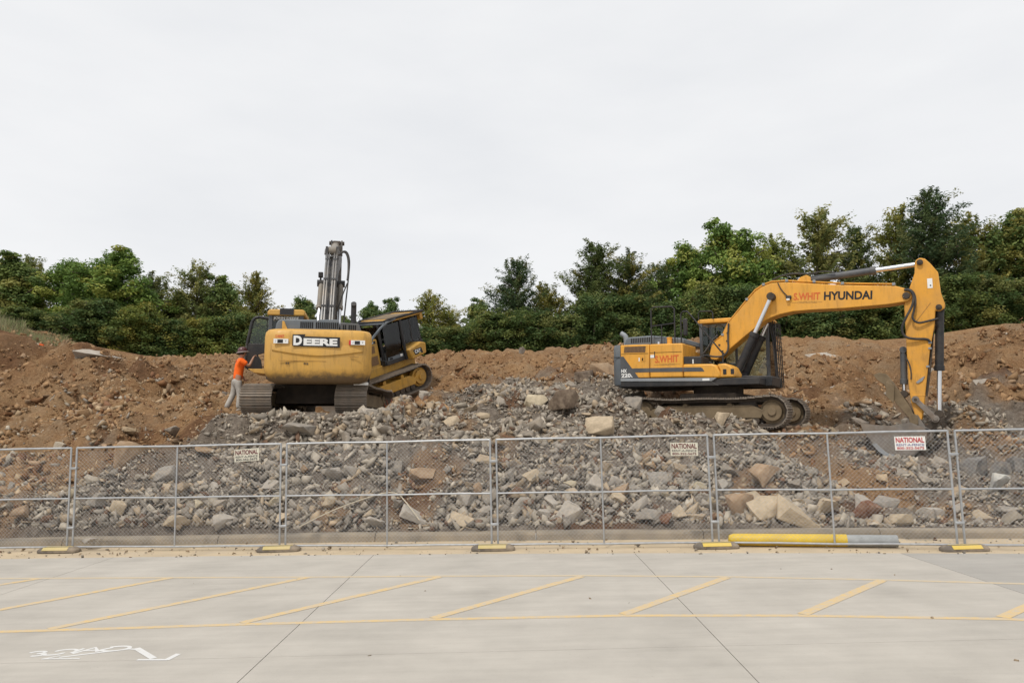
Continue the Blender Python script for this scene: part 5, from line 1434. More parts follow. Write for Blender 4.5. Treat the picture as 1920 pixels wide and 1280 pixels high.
# bucket
BP = [(3.68, .12), (3.72, -.02), (3.79, -.18), (3.89, -.36), (4.02, -.53), (4.18, -.65), (4.38, -.70), (4.60, -.69), (4.80, -.62), (4.98, -.46), (5.10, -.26), (5.12, -.06)]
bk = MB(); th = .03
cx_, cz_ = 4.45, .0
inn = []
for x, z in BP:
    dx, dz = cx_ - x, cz_ - z; l_ = math.hypot(dx, dz); inn.append((x + dx / l_ * th, z + dz / l_ * th))
bk.prism(BP + inn[::-1], -.60, .60)
bucket = bk.build('bucket', M['bucket'], hx)
SP = [(3.66, .14), (3.70, -.02)] + BP[2:] + [(5.0, .05), (4.74, .16), (4.30, .08), (3.90, .10)]
for y in (-.60, .575): MB().prism(SP, y, y + .025).build('side_plate', M['bucket'], bucket)
for y in (-.612,):
    MB().prism([(3.66, .14), (3.72, -.04), (3.84, -.22), (4.02, -.06), (3.98, .10)], y, y + .012).build('side_cutter', M['steel'], bucket)
    wr = [(3.90, -.37), (4.03, -.54), (4.19, -.66), (4.38, -.71), (4.38, -.62), (4.22, -.57), (4.10, -.47), (4.0, -.34)]
    MB().prism(wr, y - .006, y + .006).build('wear_plate', M['lgrey'], bucket)
for k in range(5):
    y = -.52 + k * .26
    MB().prism([(3.74, .06), (3.72, .16), (3.55, .26), (3.44, .29), (3.52, .20), (3.64, .10)], y - .045, y + .045).build('tooth', M['steel'], bucket, bevel=.01)
for y in (-.22, .19):
    MB().prism([(4.66, .18), (4.74, .34), (4.90, .34), (5.04, .06), (5.16, -.02), (5.18, -.16), (5.08, -.34), (4.90, -.3)], y, y + .03).build('bucket_ear', M['bucket'], bucket)
# thumb
th_ = MB()
for y in (-.24, -.02, .20):
    th_.prism([(4.84, .26), (4.74, .22), (4.45, .62), (4.28, .92), (4.20, 1.10), (4.05, 1.22), (3.98, 1.34), (4.10, 1.40), (4.26, 1.36), (4.42, 1.10), (4.60, .80), (4.74, .55)], y, y + .05)
th_.cyl((4.33, -.30, 1.12), (4.33, .30, 1.12), .075, n=14)
th_.prism([(4.24, .80), (4.40, .62), (4.44, 1.08), (4.26, 1.16)], -.31, -.24)
th_.build('thumb', M['frame_t'], hx, bevel=.008)
cylinder(hx, 'thumb_cylinder', (4.66, 0, 1.95), (4.62, 0, .86), .75, .075, .05, M['dgrey'])

# ================================================================ left excavator (seen from behind)
jd = empty('excavator', (-5.25, 20.4, 2.42), (0, 0, R(101)))
tag(jd, 'yellow excavator seen from behind with its dark boom raised and cab door open', 'excavator')
sh80 = shoe_mesh(.80, .19)
und = Matrix.Rotation(R(-11), 4, 'Z')
for y in (-1.19, 1.19):
    t = make_track(jd, y, 1.72, .36, .80, 46, sh80, sag=.04)
    t.matrix_basis = Matrix.Translation((0, -.02, -.03)) @ und
cb = MB().prism([(-1.1, .28), (1.1, .28), (.95, .80), (-.95, .80)], -1.0, 1.0).build('carbody', M['steel_d'], jd, bevel=.03)
cb.matrix_basis = und
MB().cyl((0, 0, .75), (0, 0, .98), .68, n=32).build('slew_ring', M['steel_d'], jd)
MB().box(-2.3, 1.6, -1.25, 1.25, .84, 1.06).build('platform', M['black'], jd, bevel=.02)
# counterweight with rounded rear corners
cwj = MB()
rows = [(.74, .80, -.20), (.80, .92, -.10), (.98, .985, -.015), (1.10, 1.0, 0), (1.86, 1.0, 0), (1.98, .985, -.02), (2.04, .95, -.07), (2.06, .90, -.13)]
pl = [(-1.95, -1.285), (-2.45, -1.285), (-2.58, -1.24), (-2.68, -1.12), (-2.73, -.9), (-2.76, -.45), (-2.77, 0), (-2.76, .45), (-2.73, .9), (-2.68, 1.12), (-2.58, 1.24), (-2.45, 1.285), (-1.95, 1.285)]
vs = []; n = len(pl)
for z, k, dx in rows: vs += [(x - (dx if x < -2.4 else 0), y * k, z) for x, y in pl]
cwj.add(vs, [(a * n + i, a * n + i + 1, (a + 1) * n + i + 1, (a + 1) * n + i) for a in range(len(rows) - 1) for i in range(n - 1)] + [tuple(range(n))[::-1], tuple(range((len(rows) - 1) * n, len(rows) * n)), tuple(a * n for a in range(len(rows))), tuple(a * n + n - 1 for a in range(len(rows)))[::-1]])
cwo = cwj.build('counterweight', M['jd'], jd, smooth=True)
cwo.data.set_sharp_from_angle(angle=R(50))
# moulded upper face with the shallow curved lower lip
b = MB(); up = []; lo = []
for k in range(17):
    y = -1.08 + 2.16 * k / 16
    xb_ = -np.interp(abs(y), [0, .45, .9, 1.12], [2.77, 2.76, 2.73, 2.68])
    zl = 1.40 + .13 * (abs(y) / 1.08) ** 1.6
    up.append((xb_ - .022, y, 1.60)); lo.append((xb_ - .03, y, zl))
vs = up + lo + [(x + .05, y, z - .06) for x, y, z in lo] + [(x + .04, y, z + .12) for x, y, z in up]
n = 17
b.add(vs, [(i, i + 1, n + i + 1, n + i) for i in range(16)] + [(n + i, n + i + 1, 2 * n + i + 1, 2 * n + i) for i in range(16)] + [(3 * n + i, 3 * n + i + 1, i + 1, i) for i in range(16)])
b.build('moulded_crease', M['jd'], cwo, smooth=True)
plate = MB().prism([(.60, 1.90), (.60, 1.62), (-.52, 1.60), (-.52, 1.85), (.32, 1.86), (.30, 1.91)], -2.812, -2.80, axis='x').build('name_plate', M['txt_black'], cwo)
text('D', .20, .235, M['white'], plate, (-2.8125, .475, 1.757), FB, bold=.05)
text('EERE', .80, .175, M['white'], plate, (-2.8125, -.06, 1.727), FB, bold=.05)
for y0, red in ((1.02, 0), (-.80, 1)):
    p_ = MB().box(-2.765 if red else -2.752, -2.72, y0 - .30 + .12, y0 + .06 - .02, 1.68, 1.79)
    y1 = y0
    st = MB().box(-2.79, -2.74, y1 - .32, y1 + .02, 1.68, 1.79).build('warning_sticker', M['white'], cwo)
    MB().box(-2.7925, -2.789, y1 - .20, y1 - .07, 1.69, 1.775).build('sticker_panel', M['txt_black'], st)
    text('/', .02, .06, M['sign_blue'], st, (-2.7915, y1 - .03, 1.735), FB); text('V', .03, .05, M['sign_dark'], st, (-2.7915, y1 - .26, 1.74), FB)
    if red: MB().box(-2.79, -2.74, y1 + .022, y1 + .065, 1.68, 1.79).build('red_tag', M['red'], cwo)
text('S.WHIT', .20, .075, M['red'], cwo, (-2.775, .90, 1.85), FB, bold=.02)
b = MB()
for y, z in ((.72, 1.18), (.67, 1.18), (.30, 1.18), (.26, 1.175), (.22, 1.17)): b.box(-2.775, -2.755, y, y + .022, z, z + .05)
b.build('rust_chip', M['steel_d'], cwo)
MB().box(-2.775, -2.755, -.98, -.76, 1.38, 1.388).box(-2.775, -2.755, -.2, .9, 1.262, 1.267).build('scrape', M['txt_thin'], cwo)
# hood and vents
hdj = MB().prism([(1.06, 2.0), (1.02, 2.22), (.96, 2.30), (-.46, 2.335), (-.48, 2.0)], -2.50, -.75, axis='x').build('engine_hood', M['mgrey'], jd, bevel=.025)
for k in range(20):
    if k == 7: continue
    y = .44 - k * .046
    MB().box(-2.507, -2.495, y - .014, y + .014, 2.10, 2.255).build('vent_slot', M['slot'], hdj)
sv = MB().prism([(-.50, 2.0), (-.50, 2.27), (-.95, 2.25), (-1.05, 2.0)], -2.46, -1.2, axis='x').build('side_vent_box', M['dgrey'], jd, bevel=.02)
for y in (-.58, -.63, -.72, -.77, -.82, -.87):
    MB().box(-2.467, -2.455, y - .015, y + .015, 2.06, 2.21).build('vent_slot', M['slot'], sv)
MB().prism([(.88, 2.04), (.74, 2.04), (.79, 2.14), (.83, 2.25), (.88, 2.26)], -2.56, -2.505, axis='x').build('hood_bracket', M['jd'], jd, bevel=.008)
MB().box(-2.3, .9, -1.24, -.62, 1.04, 1.98).box(-2.3, -.8, -.6, 1.2, 1.04, 2.02).build('body_side', M['jd'], jd, bevel=.03)
MB().tube([(-1.6, -.80, 2.2), (-1.6, -.80, 2.74), (-1.62, -.80, 2.83), (-1.70, -.80, 2.88)], .072, 12, 1).build('exhaust_pipe', M['black'], jd, smooth=True)
# cab
cab = MB()
for (x, y) in ((-.65, .60), (-.65, 1.40), (1.05, 1.40), (1.05, .60)):
    cab.box(x - .05, x + .05, y - .05, y + .05, 1.05, 2.72)
cab.box(-.70, 1.10, .55, 1.45, 1.0, 1.25).box(-.70, -.60, .55, 1.45, 1.2, 2.20)
cabo = cab.build('cab', M['dgrey'], jd, bevel=.015)
rf = MB().prism([(.50, 2.66), (.50, 2.78), (.56, 2.83), (1.42, 2.82), (1.48, 2.76), (1.48, 2.66)], -.75, 1.12, axis='x').build('cab_roof', M['jd'], cabo, bevel=.03)
MB().prism([(.80, 2.67), (.80, 2.845), (1.16, 2.845), (1.16, 2.67)], -.765, -.70, axis='x').build('roof_hatch', M['black'], rf)
MB().box(-.662, -.655, .64, 1.36, 2.22, 2.66).build('rear_window', M['glass'], cabo)
for y in (.57, 1.43): MB().box(-.58, 1.0, y - .004, y + .004, 1.3, 2.64).build('window_pane', M['glass'], cabo)
MB().box(1.04, 1.05, .66, 1.34, 1.3, 2.64).build('windscreen', M['glass'], cabo)
text('JOHN DEERE', .66, .085, M['white'], cabo, (-.668, 1.0, 2.585), FB, bold=.01)
MB().prism([(.0, 1.2), (.5, 1.2), (.5, 1.6), (.1, 1.65), (.0, 2.3), (-.15, 2.3), (-.15, 1.6)], .75, 1.25).build('driver_seat', M['seat'], cabo, bevel=.05)
# open door, swung out square to the cab
dr = MB()
dpoly = [(1.50, 2.72), (2.0, 2.78), (2.14, 2.74), (2.22, 2.62), (2.34, 1.92), (2.36, 1.34), (2.28, 1.22), (2.05, 1.25), (1.50, 1.30)]
inn_ = [(1.56, 2.64), (1.98, 2.70), (2.08, 2.67), (2.14, 2.58), (2.25, 1.94), (1.56, 1.94)]
fr_pts = [(1.53, 2.68), (2.0, 2.74), (2.11, 2.71), (2.18, 2.60), (2.295, 1.93), (2.315, 1.36), (2.24, 1.26)]
for i in range(len(fr_pts) - 1): dr.cyl((.50, *fr_pts[i]), (.50, *fr_pts[i + 1]), .048, n=8)
dr.box(.47, .53, 1.50, 1.57, 1.30, 2.70)
dr.prism([(1.52, 1.98), (2.28, 1.98), (2.31, 1.34), (2.22, 1.22), (1.86, 1.27), (1.90, 1.52), (2.0, 1.66), (1.82, 1.72), (1.68, 1.84), (1.52, 1.90)], .47, .53, axis='x')
door = dr.build('cab_door', M['black'], jd, bevel=.01)
door.location = (0, -.13, .03)
MB().prism(inn_, .496, .504, axis='x').build('door_pane', M['glass'], door)
MB().box(.48, .52, 1.76, 1.785, 1.95, 2.70).build('pane_bar', M['black'], door)
MB().prism([(1.28, 1.22), (1.95, 1.22), (1.80, 1.12), (1.28, 1.06)], -.6, .6, axis='x').build('step_plate', M['jd'], jd, bevel=.01)
# boom
JB = [(.25, 1.55), (.20, 1.95), (1.05, 3.45), (1.80, 4.55), (2.40, 5.02), (3.0, 5.18), (4.95, 5.66), (5.10, 5.55), (5.05, 5.40), (3.2, 4.72), (2.6, 4.45), (2.05, 3.85), (.60, 1.62)]
boomj = MB().prism(JB, -.19, .19).build('boom', M['jdboom'], jd, bevel=.02)
b = MB()
offb = [(.15, 2.05), (1.0, 3.53), (1.75, 4.62), (2.33, 5.10), (2.9, 5.26)]
for y in (.15, .08, -.08, -.15): b.tube([(x - .05, y, z + .03) for x, z in offb], .026, 7)
b.build('hydraulic_pipe', M['pipe'], boomj, smooth=True)
b = MB()
for f_ in (.25, .5, .8):
    k = f_ * 3; i = int(k); x = offb[i][0] + (offb[i + 1][0] - offb[i][0]) * (k - i); z = offb[i][1] + (offb[i + 1][1] - offb[i][1]) * (k - i)
    for y in (.115, -.115): b.box(x - .11, x + .02, y - .07, y + .07, z, z + .06)
b.build('pipe_clip', M['dgrey'], boomj, bevel=.008)
for y in (-.31, .31):
    c = cylinder(jd, 'boom_cylinder', (2.15, y * .95, 4.12), (.75, y, 1.60), .34, .085, .055, M['palebar'])
    MB().cyl((2.15, y - .11, 4.12), (2.15, y + .11, 4.12), .11, n=16).build('pin_cap', M['black'], c)
MB().cyl((2.15, -.4, 4.12), (2.15, .4, 4.12), .075, n=14).build('pin', M['steel_d'], boomj)
MB().box(2.05, 2.20, .25, .39, 4.30, 4.46).cyl((2.12, .32, 4.15), (2.12, .32, 4.32), .03, n=8).build('work_lamp', M['black'], boomj, bevel=.015)
c = cylinder(jd, 'stick_cylinder', (2.35, 0, 5.22), (5.05, 0, 6.10), .62, .115, .065, M['palebar'])
for y in (-.20, .13): MB().box(2.2, 2.5, y, y + .07, 4.95, 5.32).build('cylinder_bracket', M['jdboom'], boomj)
SJ = [(4.95, 6.02), (4.98, 6.16), (5.08, 6.18), (5.30, 5.9), (5.45, 5.4), (5.55, 4.6), (5.75, 3.3), (5.62, 3.1), (5.45, 3.3), (5.1, 4.6), (4.92, 5.4), (5.02, 5.75)]
stj = MB().prism(SJ, -.17, .17).build('stick', M['jdboom'], jd, bevel=.015)
for y in (-.20, .15): MB().prism([(4.90, 5.98), (4.92, 6.20), (5.06, 6.24), (5.14, 6.10), (5.2, 5.7), (5.0, 5.7)], y, y + .05).build('stick_ear', M['jdboom'], stj)
MB().cyl((5.03, -.26, 6.12), (5.03, .26, 6.12), .07, n=12).build('pin', M['steel_d'], stj)
bkp = [(5.30, 3.1), (5.2, 2.7), (5.35, 2.2), (5.8, 1.9), (6.3, 2.0), (6.6, 2.35), (6.45, 2.5), (6.2, 2.25), (5.8, 2.15), (5.5, 2.4), (5.45, 2.8), (5.75, 3.15)]
MB().prism(bkp, -.5, .5).build('bucket', M['bucket'], jd)
cylinder(jd, 'bucket_cylinder', (5.55, 0, 5.5), (5.95, 0, 3.2), .6, .09, .055, M['dgrey'])
b = MB()
b.tube([(2.2, -.18, 5.05), (2.3, -.38, 5.22), (2.25, -.50, 5.0), (2.1, -.52, 4.5), (1.9, -.50, 4.2)], .028, 7, 2)
b.tube([(2.4, -.18, 5.15), (2.5, -.42, 5.30), (2.4, -.55, 5.0), (2.2, -.53, 4.4), (1.6, -.46, 3.2), (1.0, -.42, 2.2)], .022, 7, 2)
b.tube([(1.9, -.50, 4.1), (1.6, -.35, 3.6), (1.2, -.2, 2.9), (.8, .05, 2.3)], .020, 7, 2)
b.build('hose', M['hose'], boomj, smooth=True)
b = MB()
for y in (-.24, -.08, .10, .22): b.tube([(2.3, y, 5.08), (2.5, y * .8 + .04, 5.34), (2.9, y * .7, 5.40), (3.1, y * .5, 5.28)], .024, 6, 2)
b.build('hose', M['pipe'], boomj, smooth=True)
MB().box(-2.32, -2.30, -1.22, -.86, .72, .79).build('reflector', M['white'], jd)

# ================================================================ bulldozer
dz = empty('bulldozer')
dz.matrix_basis = Matrix.Translation((-3.95, 25.7, 3.36)) @ Matrix.Rotation(R(-9), 4, 'Y') @ Matrix.Rotation(R(16), 4, 'X') @ Matrix.Rotation(R(232), 4, 'Z') @ Matrix.Diagonal((1.08, .95, 1.01, 1))
tag(dz, 'yellow bulldozer with black cab tilted nose-down behind the left excavator', 'bulldozer')
sh50 = shoe_mesh(.56, .17)
for y in (.82, -.82):
    make_track(dz, y, 1.12, .40, .56, 40, sh50, sag=.02, wheel_m=M['cat'], frame_m=M['cat'], x0=.92)
MB().box(-.5, 2.2, -.5, .5, .35, 1.15).build('hull', M['cat'], dz, bevel=.03)
hood = MB().prism([(.95, 1.05), (2.35, 1.0), (2.40, 1.95), (.95, 2.06)], -.48, .48).build('engine_hood', M['cat'], dz, bevel=.05)
for a in ((1.12, 1.40, 1.62, 1.86), (1.05, 1.35, 1.22, 1.52), (1.48, 1.66, 1.58, 1.78)):
    MB().box(a[0], a[1], .478, .487, a[2], a[3]).build('grille_panel', M['grille'], hood)
pl_ = MB().box(1.05, 1.32, .48, .488, 1.92, 2.01).build('model_plate', M['txt_black'], hood)
text('D6K', .16, .065, M['white'], pl_, (1.20, .4885, 1.965), FL, bold=.03)
MB().box(1.75, 1.92, -.1, .1, 1.9, 2.35).cyl((1.83, 0, 2.3), (1.83, 0, 2.75), .05, n=12).build('exhaust_stack', M['black'], hood, bevel=.01)
tank = MB().prism([(-.68, 1.16), (.0, 1.10), (.06, 1.46), (-.50, 1.60), (-.72, 1.52)], -.78, .95).build('fuel_tank', M['cat'], dz, bevel=.04)
lg = MB().prism([(-.52, 1.22), (-.16, 1.22), (-.08, 1.40), (-.46, 1.42)], .952, .958).build('logo_plate', M['txt_black'], tank)
text('CAT', .27, .125, M['white'], lg, (-.28, .9595, 1.325), FL, bold=.04)
MB().prism([(-.44, 1.225), (-.30, 1.225), (-.37, 1.27)], .9592, .962).build('logo_triangle', M['boll_yellow'], lg)
# cab
cb = MB()
for (x, y) in ((-.80, .62), (-.80, -.62), (.05, .72), (.05, -.72), (.86, .50), (.86, -.50)):
    top = (x * .96 - .02, y * .92, 2.50)
    cb.cyl((x, y, 1.12), top, .055, n=8)
cb.prism([(-.86, 1.10), (.95, 1.12), (.92, 1.30), (-.86, 1.62)], -.66, .66)
cb.box(-.86, .9, .60, .70, 1.12, 1.26)
cabz = cb.build('cab', M['black'], dz, bevel=.015)
MB().prism([(.10, 1.24), (.84, 1.24), (.80, 2.44), (.08, 2.44)], .655, .663).build('door_pane', M['glass'], cabz)
MB().prism([(.02, 1.62), (-.78, 1.66), (-.76, 2.42), (.0, 2.44)], .640, .648).build('window_pane', M['glass'], cabz)
MB().box(-.42, -.38, .636, .656, 1.62, 2.44).build('window_bar', M['black'], cabz)
MB().prism([(.02, 1.62), (-.78, 1.66), (-.76, 2.42), (.0, 2.44)], -.648, -.640).build('window_pane', M['glass'], cabz)
MB().box(-.83, -.825, -.58, .58, 1.66, 2.44).build('rear_window', M['glass'], cabz)
MB().box(.86, .865, -.46, .46, 1.4, 2.42).build('windscreen', M['glass'], cabz)
MB().prism([(.12, 1.24), (.80, 1.24), (.80, 1.36), (.12, 1.36)], .664, .672).build('door_sill', M['mgrey'], cabz)
MB().box(.60, .74, .673, .677, 1.27, 1.34).build('sticker', M['txt_black'], cabz); MB().box(.16, .26, .673, .677, 1.28, 1.36).build('sticker', M['white'], cabz)
MB().prism([(-.3, 1.3), (.2, 1.3), (.22, 1.6), (-.2, 1.65), (-.25, 2.25), (-.4, 2.25), (-.42, 1.6)], -.28, .28).build('driver_seat', M['seat'], cabz, bevel=.05)
roof = MB().prism([(-.98, 2.50), (-.98, 2.57), (.50, 2.60), (.62, 2.50)], -.74, .74).build('cab_roof', M['cat'], dz, bevel=.02)
MB().box(-.98, -.86, .42, .74, 2.30, 2.50).build('roof_lamp', M['cat'], roof, bevel=.02)
b = MB()
rim = [(-1.0, -.76, 2.59), (-1.0, .76, 2.59), (.55, .76, 2.60), (.72, .66, 2.56), (.72, -.66, 2.56), (.55, -.76, 2.60), (-1.0, -.76, 2.59)]
b.tube(rim, .040, 8)
b.build('roof_guard_rim', M['black'], roof, smooth=True)
b = MB()
for y in (-1, 1):
    b.tube([(.30, y * .76, 2.58), (.75, y * .72, 2.50), (1.30, y * .56, 2.06), (1.62, y * .5, 1.62)], .045, 8, 1)
b.tube([(.74, -.74, 2.50), (.74, .74, 2.50)], .04, 8)
b.build('sweep_bar', M['mgrey'], dz, smooth=True)
MB().box(-.5, .45, -.55, .55, 2.602, 2.615).build('roof_panel', M['frame_t'], roof)
bl = []
for k in range(9):
    a = R(-35 + 70 * k / 8); bl.append((3.35 - .5 * math.cos(a), .55 + .62 * math.sin(a) * 1.0))
MB().prism(bl + [(x + .05, z) for x, z in bl[::-1]], -1.3, 1.3).build('blade', M['steel'], dz)
for y in (-.82, .82): MB().box(1.6, 2.95, y * 1.42 - .07, y * 1.42 + .07, .35, .52).build('push_arm', M['cat'], dz, bevel=.02)

# ---------------------------------------------------------------- worker
M['skin'] = mat('skin', (0.38, 0.21, 0.14), 0.6, var=0.05)
M['orange'] = mat('orange_shirt', (0.95, 0.15, 0.012), 0.85, var=0.10, scale=9, bump=.3, bscale=14)
M['jeans'] = mat('pale_work_trousers', (0.40, 0.375, 0.34), 0.9, var=0.2, scale=9, bump=.4, bscale=16)
M['boot'] = mat('boot_leather', (0.10, 0.07, 0.05), 0.8, var=0.2)
M['hat'] = mat('maroon_hard_hat', (0.085, 0.022, 0.022), 0.3, var=0.05, spec=.6)
M['hat_band'] = mat('hat_brim_grey', (0.35, 0.31, 0.30), 0.4, var=0.05)
M['hair'] = mat('dark_hair', (0.03, 0.02, 0.015), 0.8, var=0.1)
px_, py_ = -7.52, 20.05
pz_ = float(H(px_, py_))
man = empty('person', (px_, py_, pz_ + .01))
man.scale = (1.06, 1.06, 1.06)
tag(man, 'worker in orange t-shirt, pale trousers and maroon hard hat holding the cab door', 'person')
F_ = Vector((.86, .51, 0)); Rt = Vector((.51, -.86, 0))     # facing, right-hand side
def skinmesh(name, m, nodes, edges, parent, levels=2):
    me = bpy.data.meshes.new(name)
    me.from_pydata([n_[0] for n_ in nodes], edges, [])
    me.materials.append(m)
    o = link(bpy.data.objects.new(name, me), parent)
    md = o.modifiers.new('skin', 'SKIN')
    md.use_smooth_shade = True
    for i, n_ in enumerate(nodes):
        me.skin_vertices[0].data[i].radius = (n_[1], n_[1] if len(n_) < 3 else n_[2])
    me.skin_vertices[0].data[0].use_root = True
    s = o.modifiers.new('sub', 'SUBSURF'); s.levels = levels; s.render_levels = levels
    return o
def P(f_, r_, z): return tuple(F_ * f_ + Rt * r_ + Vector((0, 0, z)))
# joints (forward, right, up)
pel = P(-.02, 0, .88); wst = P(.0, 0, 1.03); che = P(.03, 0, 1.25); nek = P(.055, 0, 1.41); hed = P(.085, 0, 1.53); crn = P(.09, 0, 1.60)
shR = P(.04, .17, 1.33); shL = P(.04, -.17, 1.33)
elR = P(.22, .20, 1.20); wrR = P(.32, .10, 1.39); haR = P(.35, .07, 1.46)
elL = P(.06, -.25, 1.08); wrL = P(.18, -.22, .90); haL = P(.22, -.21, .84)
hiR = P(-.01, .10, .84); hiL = P(-.03, -.10, .84); knR = P(.04, .11, .46); anR = P(.02, .12, .09); toR = P(.18, .14, .05)
knL = P(-.09, -.10, .47); anL = P(-.25, -.11, .10); toL = P(-.10, -.13, .05)
nodes = [(pel, .125, .10), (wst, .12, .095), (che, .135, .10), (nek, .052), (P(.07, 0, 1.47), .06, .065), (hed, .078, .088), (crn, .07, .08),
         (shR, .058), (elR, .042), (wrR, .028), (haR, .036, .02), (shL, .058), (elL, .042), (wrL, .028), (haL, .036, .02),
         (hiR, .085), (knR, .06), (anR, .036), (toR, .025), (hiL, .085), (knL, .06), (anL, .036), (toL, .025)]
fing = []
edges = [(0, 1), (1, 2), (2, 3), (3, 4), (4, 5), (5, 6), (2, 7), (7, 8), (8, 9), (9, 10), (2, 11), (11, 12), (12, 13), (13, 14), (0, 15), (15, 16), (16, 17), (17, 18), (0, 19), (19, 20), (20, 21), (21, 22)]
for hi_, h, wdir in ((10, Vector(haR), 1), (14, Vector(haL), -1)):
    for k, (dr_, ln_) in enumerate(((-.028, .062), (-.009, .074), (.010, .070), (.028, .055))):
        a = h + Vector((0, 0, .02)) + F_ * .015 + Rt * dr_
        b1 = a + F_ * ln_ * .6 + Vector((0, 0, .02)); b2 = b1 + F_ * ln_ * .25 - Vector((0, 0, ln_ * .5))
        i0 = len(nodes); nodes += [(tuple(a), .011), (tuple(b1), .009), (tuple(b2), .008)]
        edges += [(hi_, i0), (i0, i0 + 1), (i0 + 1, i0 + 2)]
    a = h - Vector((0, 0, .01)) - Rt * wdir * .03; b1 = a + F_ * .04 - Rt * wdir * .012
    i0 = len(nodes); nodes += [(tuple(a), .012), (tuple(b1), .009)]; edges += [(hi_, i0), (i0, i0 + 1)]
skinmesh('body', M['skin'], nodes, edges, man)
face = MB()
hc = Vector(hed)
nose = hc + F_ * .095 - Vector((0, 0, .015))
face.add([nose + F_ * .022 - Vector((0, 0, .012)), nose + Vector((0, 0, .03)) - F_ * .01, nose + Rt * .016 - F_ * .012 - Vector((0, 0, .014)), nose - Rt * .016 - F_ * .012 - Vector((0, 0, .014))], [(0, 1, 2), (0, 3, 1), (0, 2, 3), (1, 3, 2)])
for s in (-1, 1):
    e_ = hc + Rt * s * .088 - F_ * .005
    face.add([e_ + Vector((0, 0, .028)), e_ + F_ * .016, e_ - Vector((0, 0, .028)), e_ - F_ * .02, e_ + Rt * s * .018], [(0, 1, 4), (1, 2, 4), (2, 3, 4), (3, 0, 4)])
face.build('face_features', M['skin'], man, smooth=True)
eyes = MB()
for s in (-1, 1):
    c = hc + F_ * .088 + Rt * s * .032 + Vector((0, 0, .012)); eyes.cyl(c, c + F_ * .006, .011, n=8)
c = hc + F_ * .088 - Vector((0, 0, .052)); eyes.cyl(c - Rt * .022, c + Rt * .022, .005, n=6)
eyes.build('eyes_and_mouth', M['hair'], man)
hr = MB()
for k in range(7):
    a = R(95 + 170 * k / 6); d_ = F_ * math.cos(a) + Rt * math.sin(a)
    q = hc + d_ * .082 + Vector((0, 0, .03)); hr.cyl(q - Vector((0, 0, .055)), q + Vector((0, 0, .05)), .024, .03, n=7)
hr.build('hair', M['hair'], man, smooth=True)
# shirt with short sleeves
slR = tuple(Vector(shR).lerp(Vector(elR), .72)); slL = tuple(Vector(shL).lerp(Vector(elL), .72))
skinmesh('shirt', M['orange'], [(P(-.015, 0, .80), .165, .135), (P(.0, 0, 1.0), .155, .125), (P(.02, 0, 1.16), .165, .13), (P(.035, 0, 1.31), .15, .115), (P(.055, 0, 1.39), .075, .07), (shR, .085, .08), (slR, .072, .07), (shL, .085, .08), (slL, .072, .07)],
         [(0, 1), (1, 2), (2, 3), (3, 4), (3, 5), (5, 6), (3, 7), (7, 8)], man)
# trousers
skinmesh('trousers', M['jeans'], [(P(-.02, 0, .90), .14, .12), (P(-.02, 0, .80), .14, .115), (P(.0, .10, .72), .098), (tuple(Vector(knR)), .078), (tuple(Vector(anR) + Vector((0, 0, .0))), .078), (P(-.05, -.10, .72), .098), (tuple(Vector(knL)), .078), (tuple(Vector(anL)), .076)],
         [(0, 1), (1, 2), (2, 3), (3, 4), (1, 5), (5, 6), (6, 7)], man)
for a_, t_ in ((anR, toR), (anL, toL)):
    a_ = Vector(a_); t_ = Vector(t_)
    skinmesh('boot', M['boot'], [(tuple(a_ + Vector((0, 0, .02))), .066), (tuple(a_ + Vector((0, 0, -.035)) - F_ * .03), .062), (tuple(t_ - F_ * .04), .062, .056), (tuple(t_ + F_ * .04), .056, .046)], [(0, 1), (1, 2), (2, 3)], man)
# hard hat: dome with full brim
ht = MB(); n = 20; rings = []
hcx = Vector(hed) + Vector((0, 0, .045))
tilt = Matrix.Rotation(R(8), 4, Rt)
prof = [(.150, -.012), (.152, .0), (.118, .012), (.116, .035), (.108, .075), (.082, .112), (.045, .132), (.0, .138)]
vs = []
for r_, z in prof:
    for k in range(n):
        a = 2 * math.pi * k / n
        q = F_ * math.cos(a) * r_ * 1.08 + Rt * math.sin(a) * r_ * .95 + Vector((0, 0, z))
        vs.append(hcx + tilt @ q)
ht.add(vs, [(a * n + k, a * n + (k + 1) % n, (a + 1) * n + (k + 1) % n, (a + 1) * n + k) for a in range(len(prof) - 1) for k in range(n)])
hat = ht.build('hard_hat', M['hat'], man, smooth=True)
b = MB(); vs = []
for r_, z in ((.153, -.016), (.156, .004), (.122, .014), (.120, .004)):
    for k in range(n):
        a = 2 * math.pi * k / n
        vs.append(hcx + tilt @ (F_ * math.cos(a) * r_ * 1.08 + Rt * math.sin(a) * r_ * .95 + Vector((0, 0, z))))
b.add(vs, [(a * n + k, a * n + (k + 1) % n, ((a + 1) % 4) * n + (k + 1) % n, ((a + 1) % 4) * n + k) for a in range(4) for k in range(n)])
b.build('brim', M['hat_band'], hat, smooth=True)

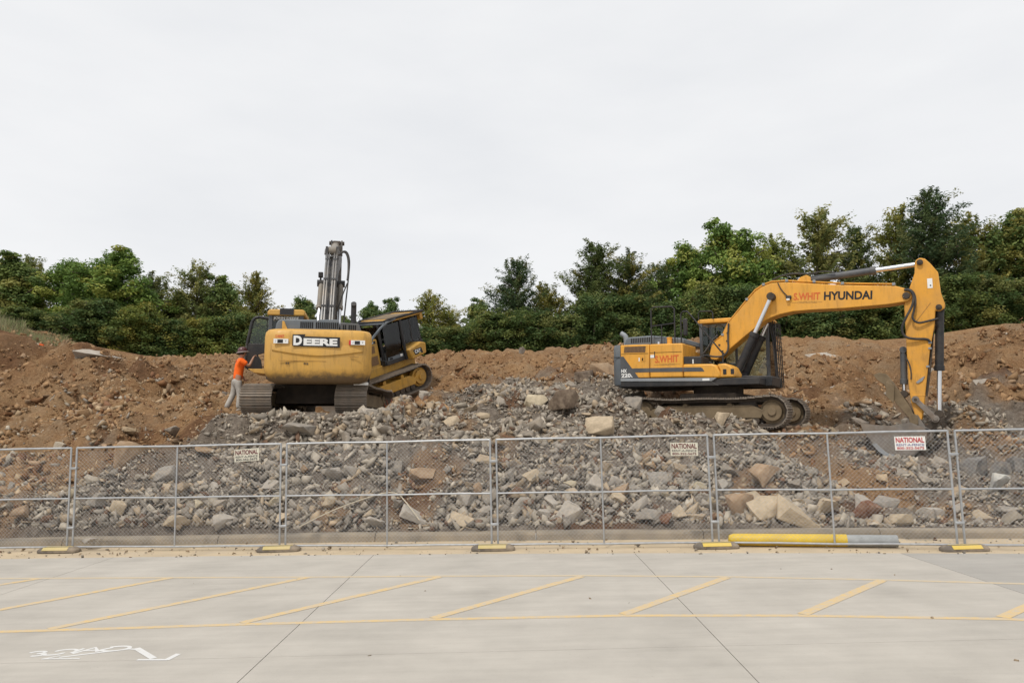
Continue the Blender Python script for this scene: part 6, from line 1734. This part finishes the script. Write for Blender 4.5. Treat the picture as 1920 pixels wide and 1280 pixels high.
# ---------------------------------------------------------------- small things on the site
M['stake'] = mat('pale_wood', (0.55, 0.48, 0.36), 0.8, var=.1)
M['stake_tip'] = mat('orange_paint', (0.80, 0.13, 0.03), 0.7, var=.05)
M['weed_red'] = mat('reddish_weed', (0.42, 0.13, 0.08), 0.8, var=.2)
M['weed_green'] = mat('green_weed', (0.17, 0.18, 0.06), 0.8, var=.2)
sx_, sy_ = -16.45, 25.0
e = empty('survey_stake', (sx_, sy_, float(H(sx_, sy_)) + .16), (0, R(12), R(-10)))
tag(e, 'pale wooden stake with orange tip lying on the left bank', 'stake')
MB().box(-.35, .22, -.02, .02, -.02, .02).build('shaft', M['stake'], e)
MB().box(.22, .38, -.022, .022, -.022, .022).build('painted_tip', M['stake_tip'], e)
pts = [(-4.15, 14.55), (-3.6, 14.75), (-3.0, 14.85), (-2.35, 14.9), (-2.05, 14.7), (-1.8, 14.5)]
zz_ = [.16, .24, .36, .46, .34, .16]
rod = MB().tube([(x, y, float(H(x, y)) + z) for (x, y), z in zip(pts, zz_)], .011, 6, 2).build('bent_rod', M['stake'], None, smooth=True)
tag(rod, 'pale bent plastic strip lying in the rubble behind the middle left fence panel', 'rod')
rs = np.random.RandomState(31)
def weed(x, y, hgt, nst, m, label):
    z = float(H(x, y))
    e = empty('weed', (x, y, z)); tag(e, label, 'weed')
    b = MB(); lf = MB()
    for k in range(nst):
        a = rs.uniform(0, 6.28); s = rs.uniform(.05, .3)
        p0 = Vector((rs.normal(0, .08), rs.normal(0, .08), -.03)); p2 = p0 + Vector((math.cos(a) * s, math.sin(a) * s, hgt * rs.uniform(.6, 1)))
        p1 = p0.lerp(p2, .5) + Vector((0, 0, .06))
        b.tube([p0, p1, p2], .012, 4, 1)
        for q in range(7):
            c = p0.lerp(p2, rs.uniform(.2, 1)); d = Vector(rs.normal(size=3)).normalized() * .06; u_ = Vector(rs.normal(size=3)).normalized() * .02
            lf.add([c, c + d * .5 + u_, c + d, c + d * .5 - u_], [(0, 1, 2, 3)])
    b.build('stem', m, e); lf.build('leaf_tuft', m, e)
weed(-3.55, 21.9, .62, 9, M['weed_red'], 'reddish weed stalks left of two in front of the bulldozer track')
weed(-3.02, 22.0, .50, 6, M['weed_red'], 'reddish weed stalks right of two in front of the bulldozer track')
weed(-3.15, 21.4, .42, 14, M['weed_green'], 'green weed below the reddish stalks by the bulldozer')
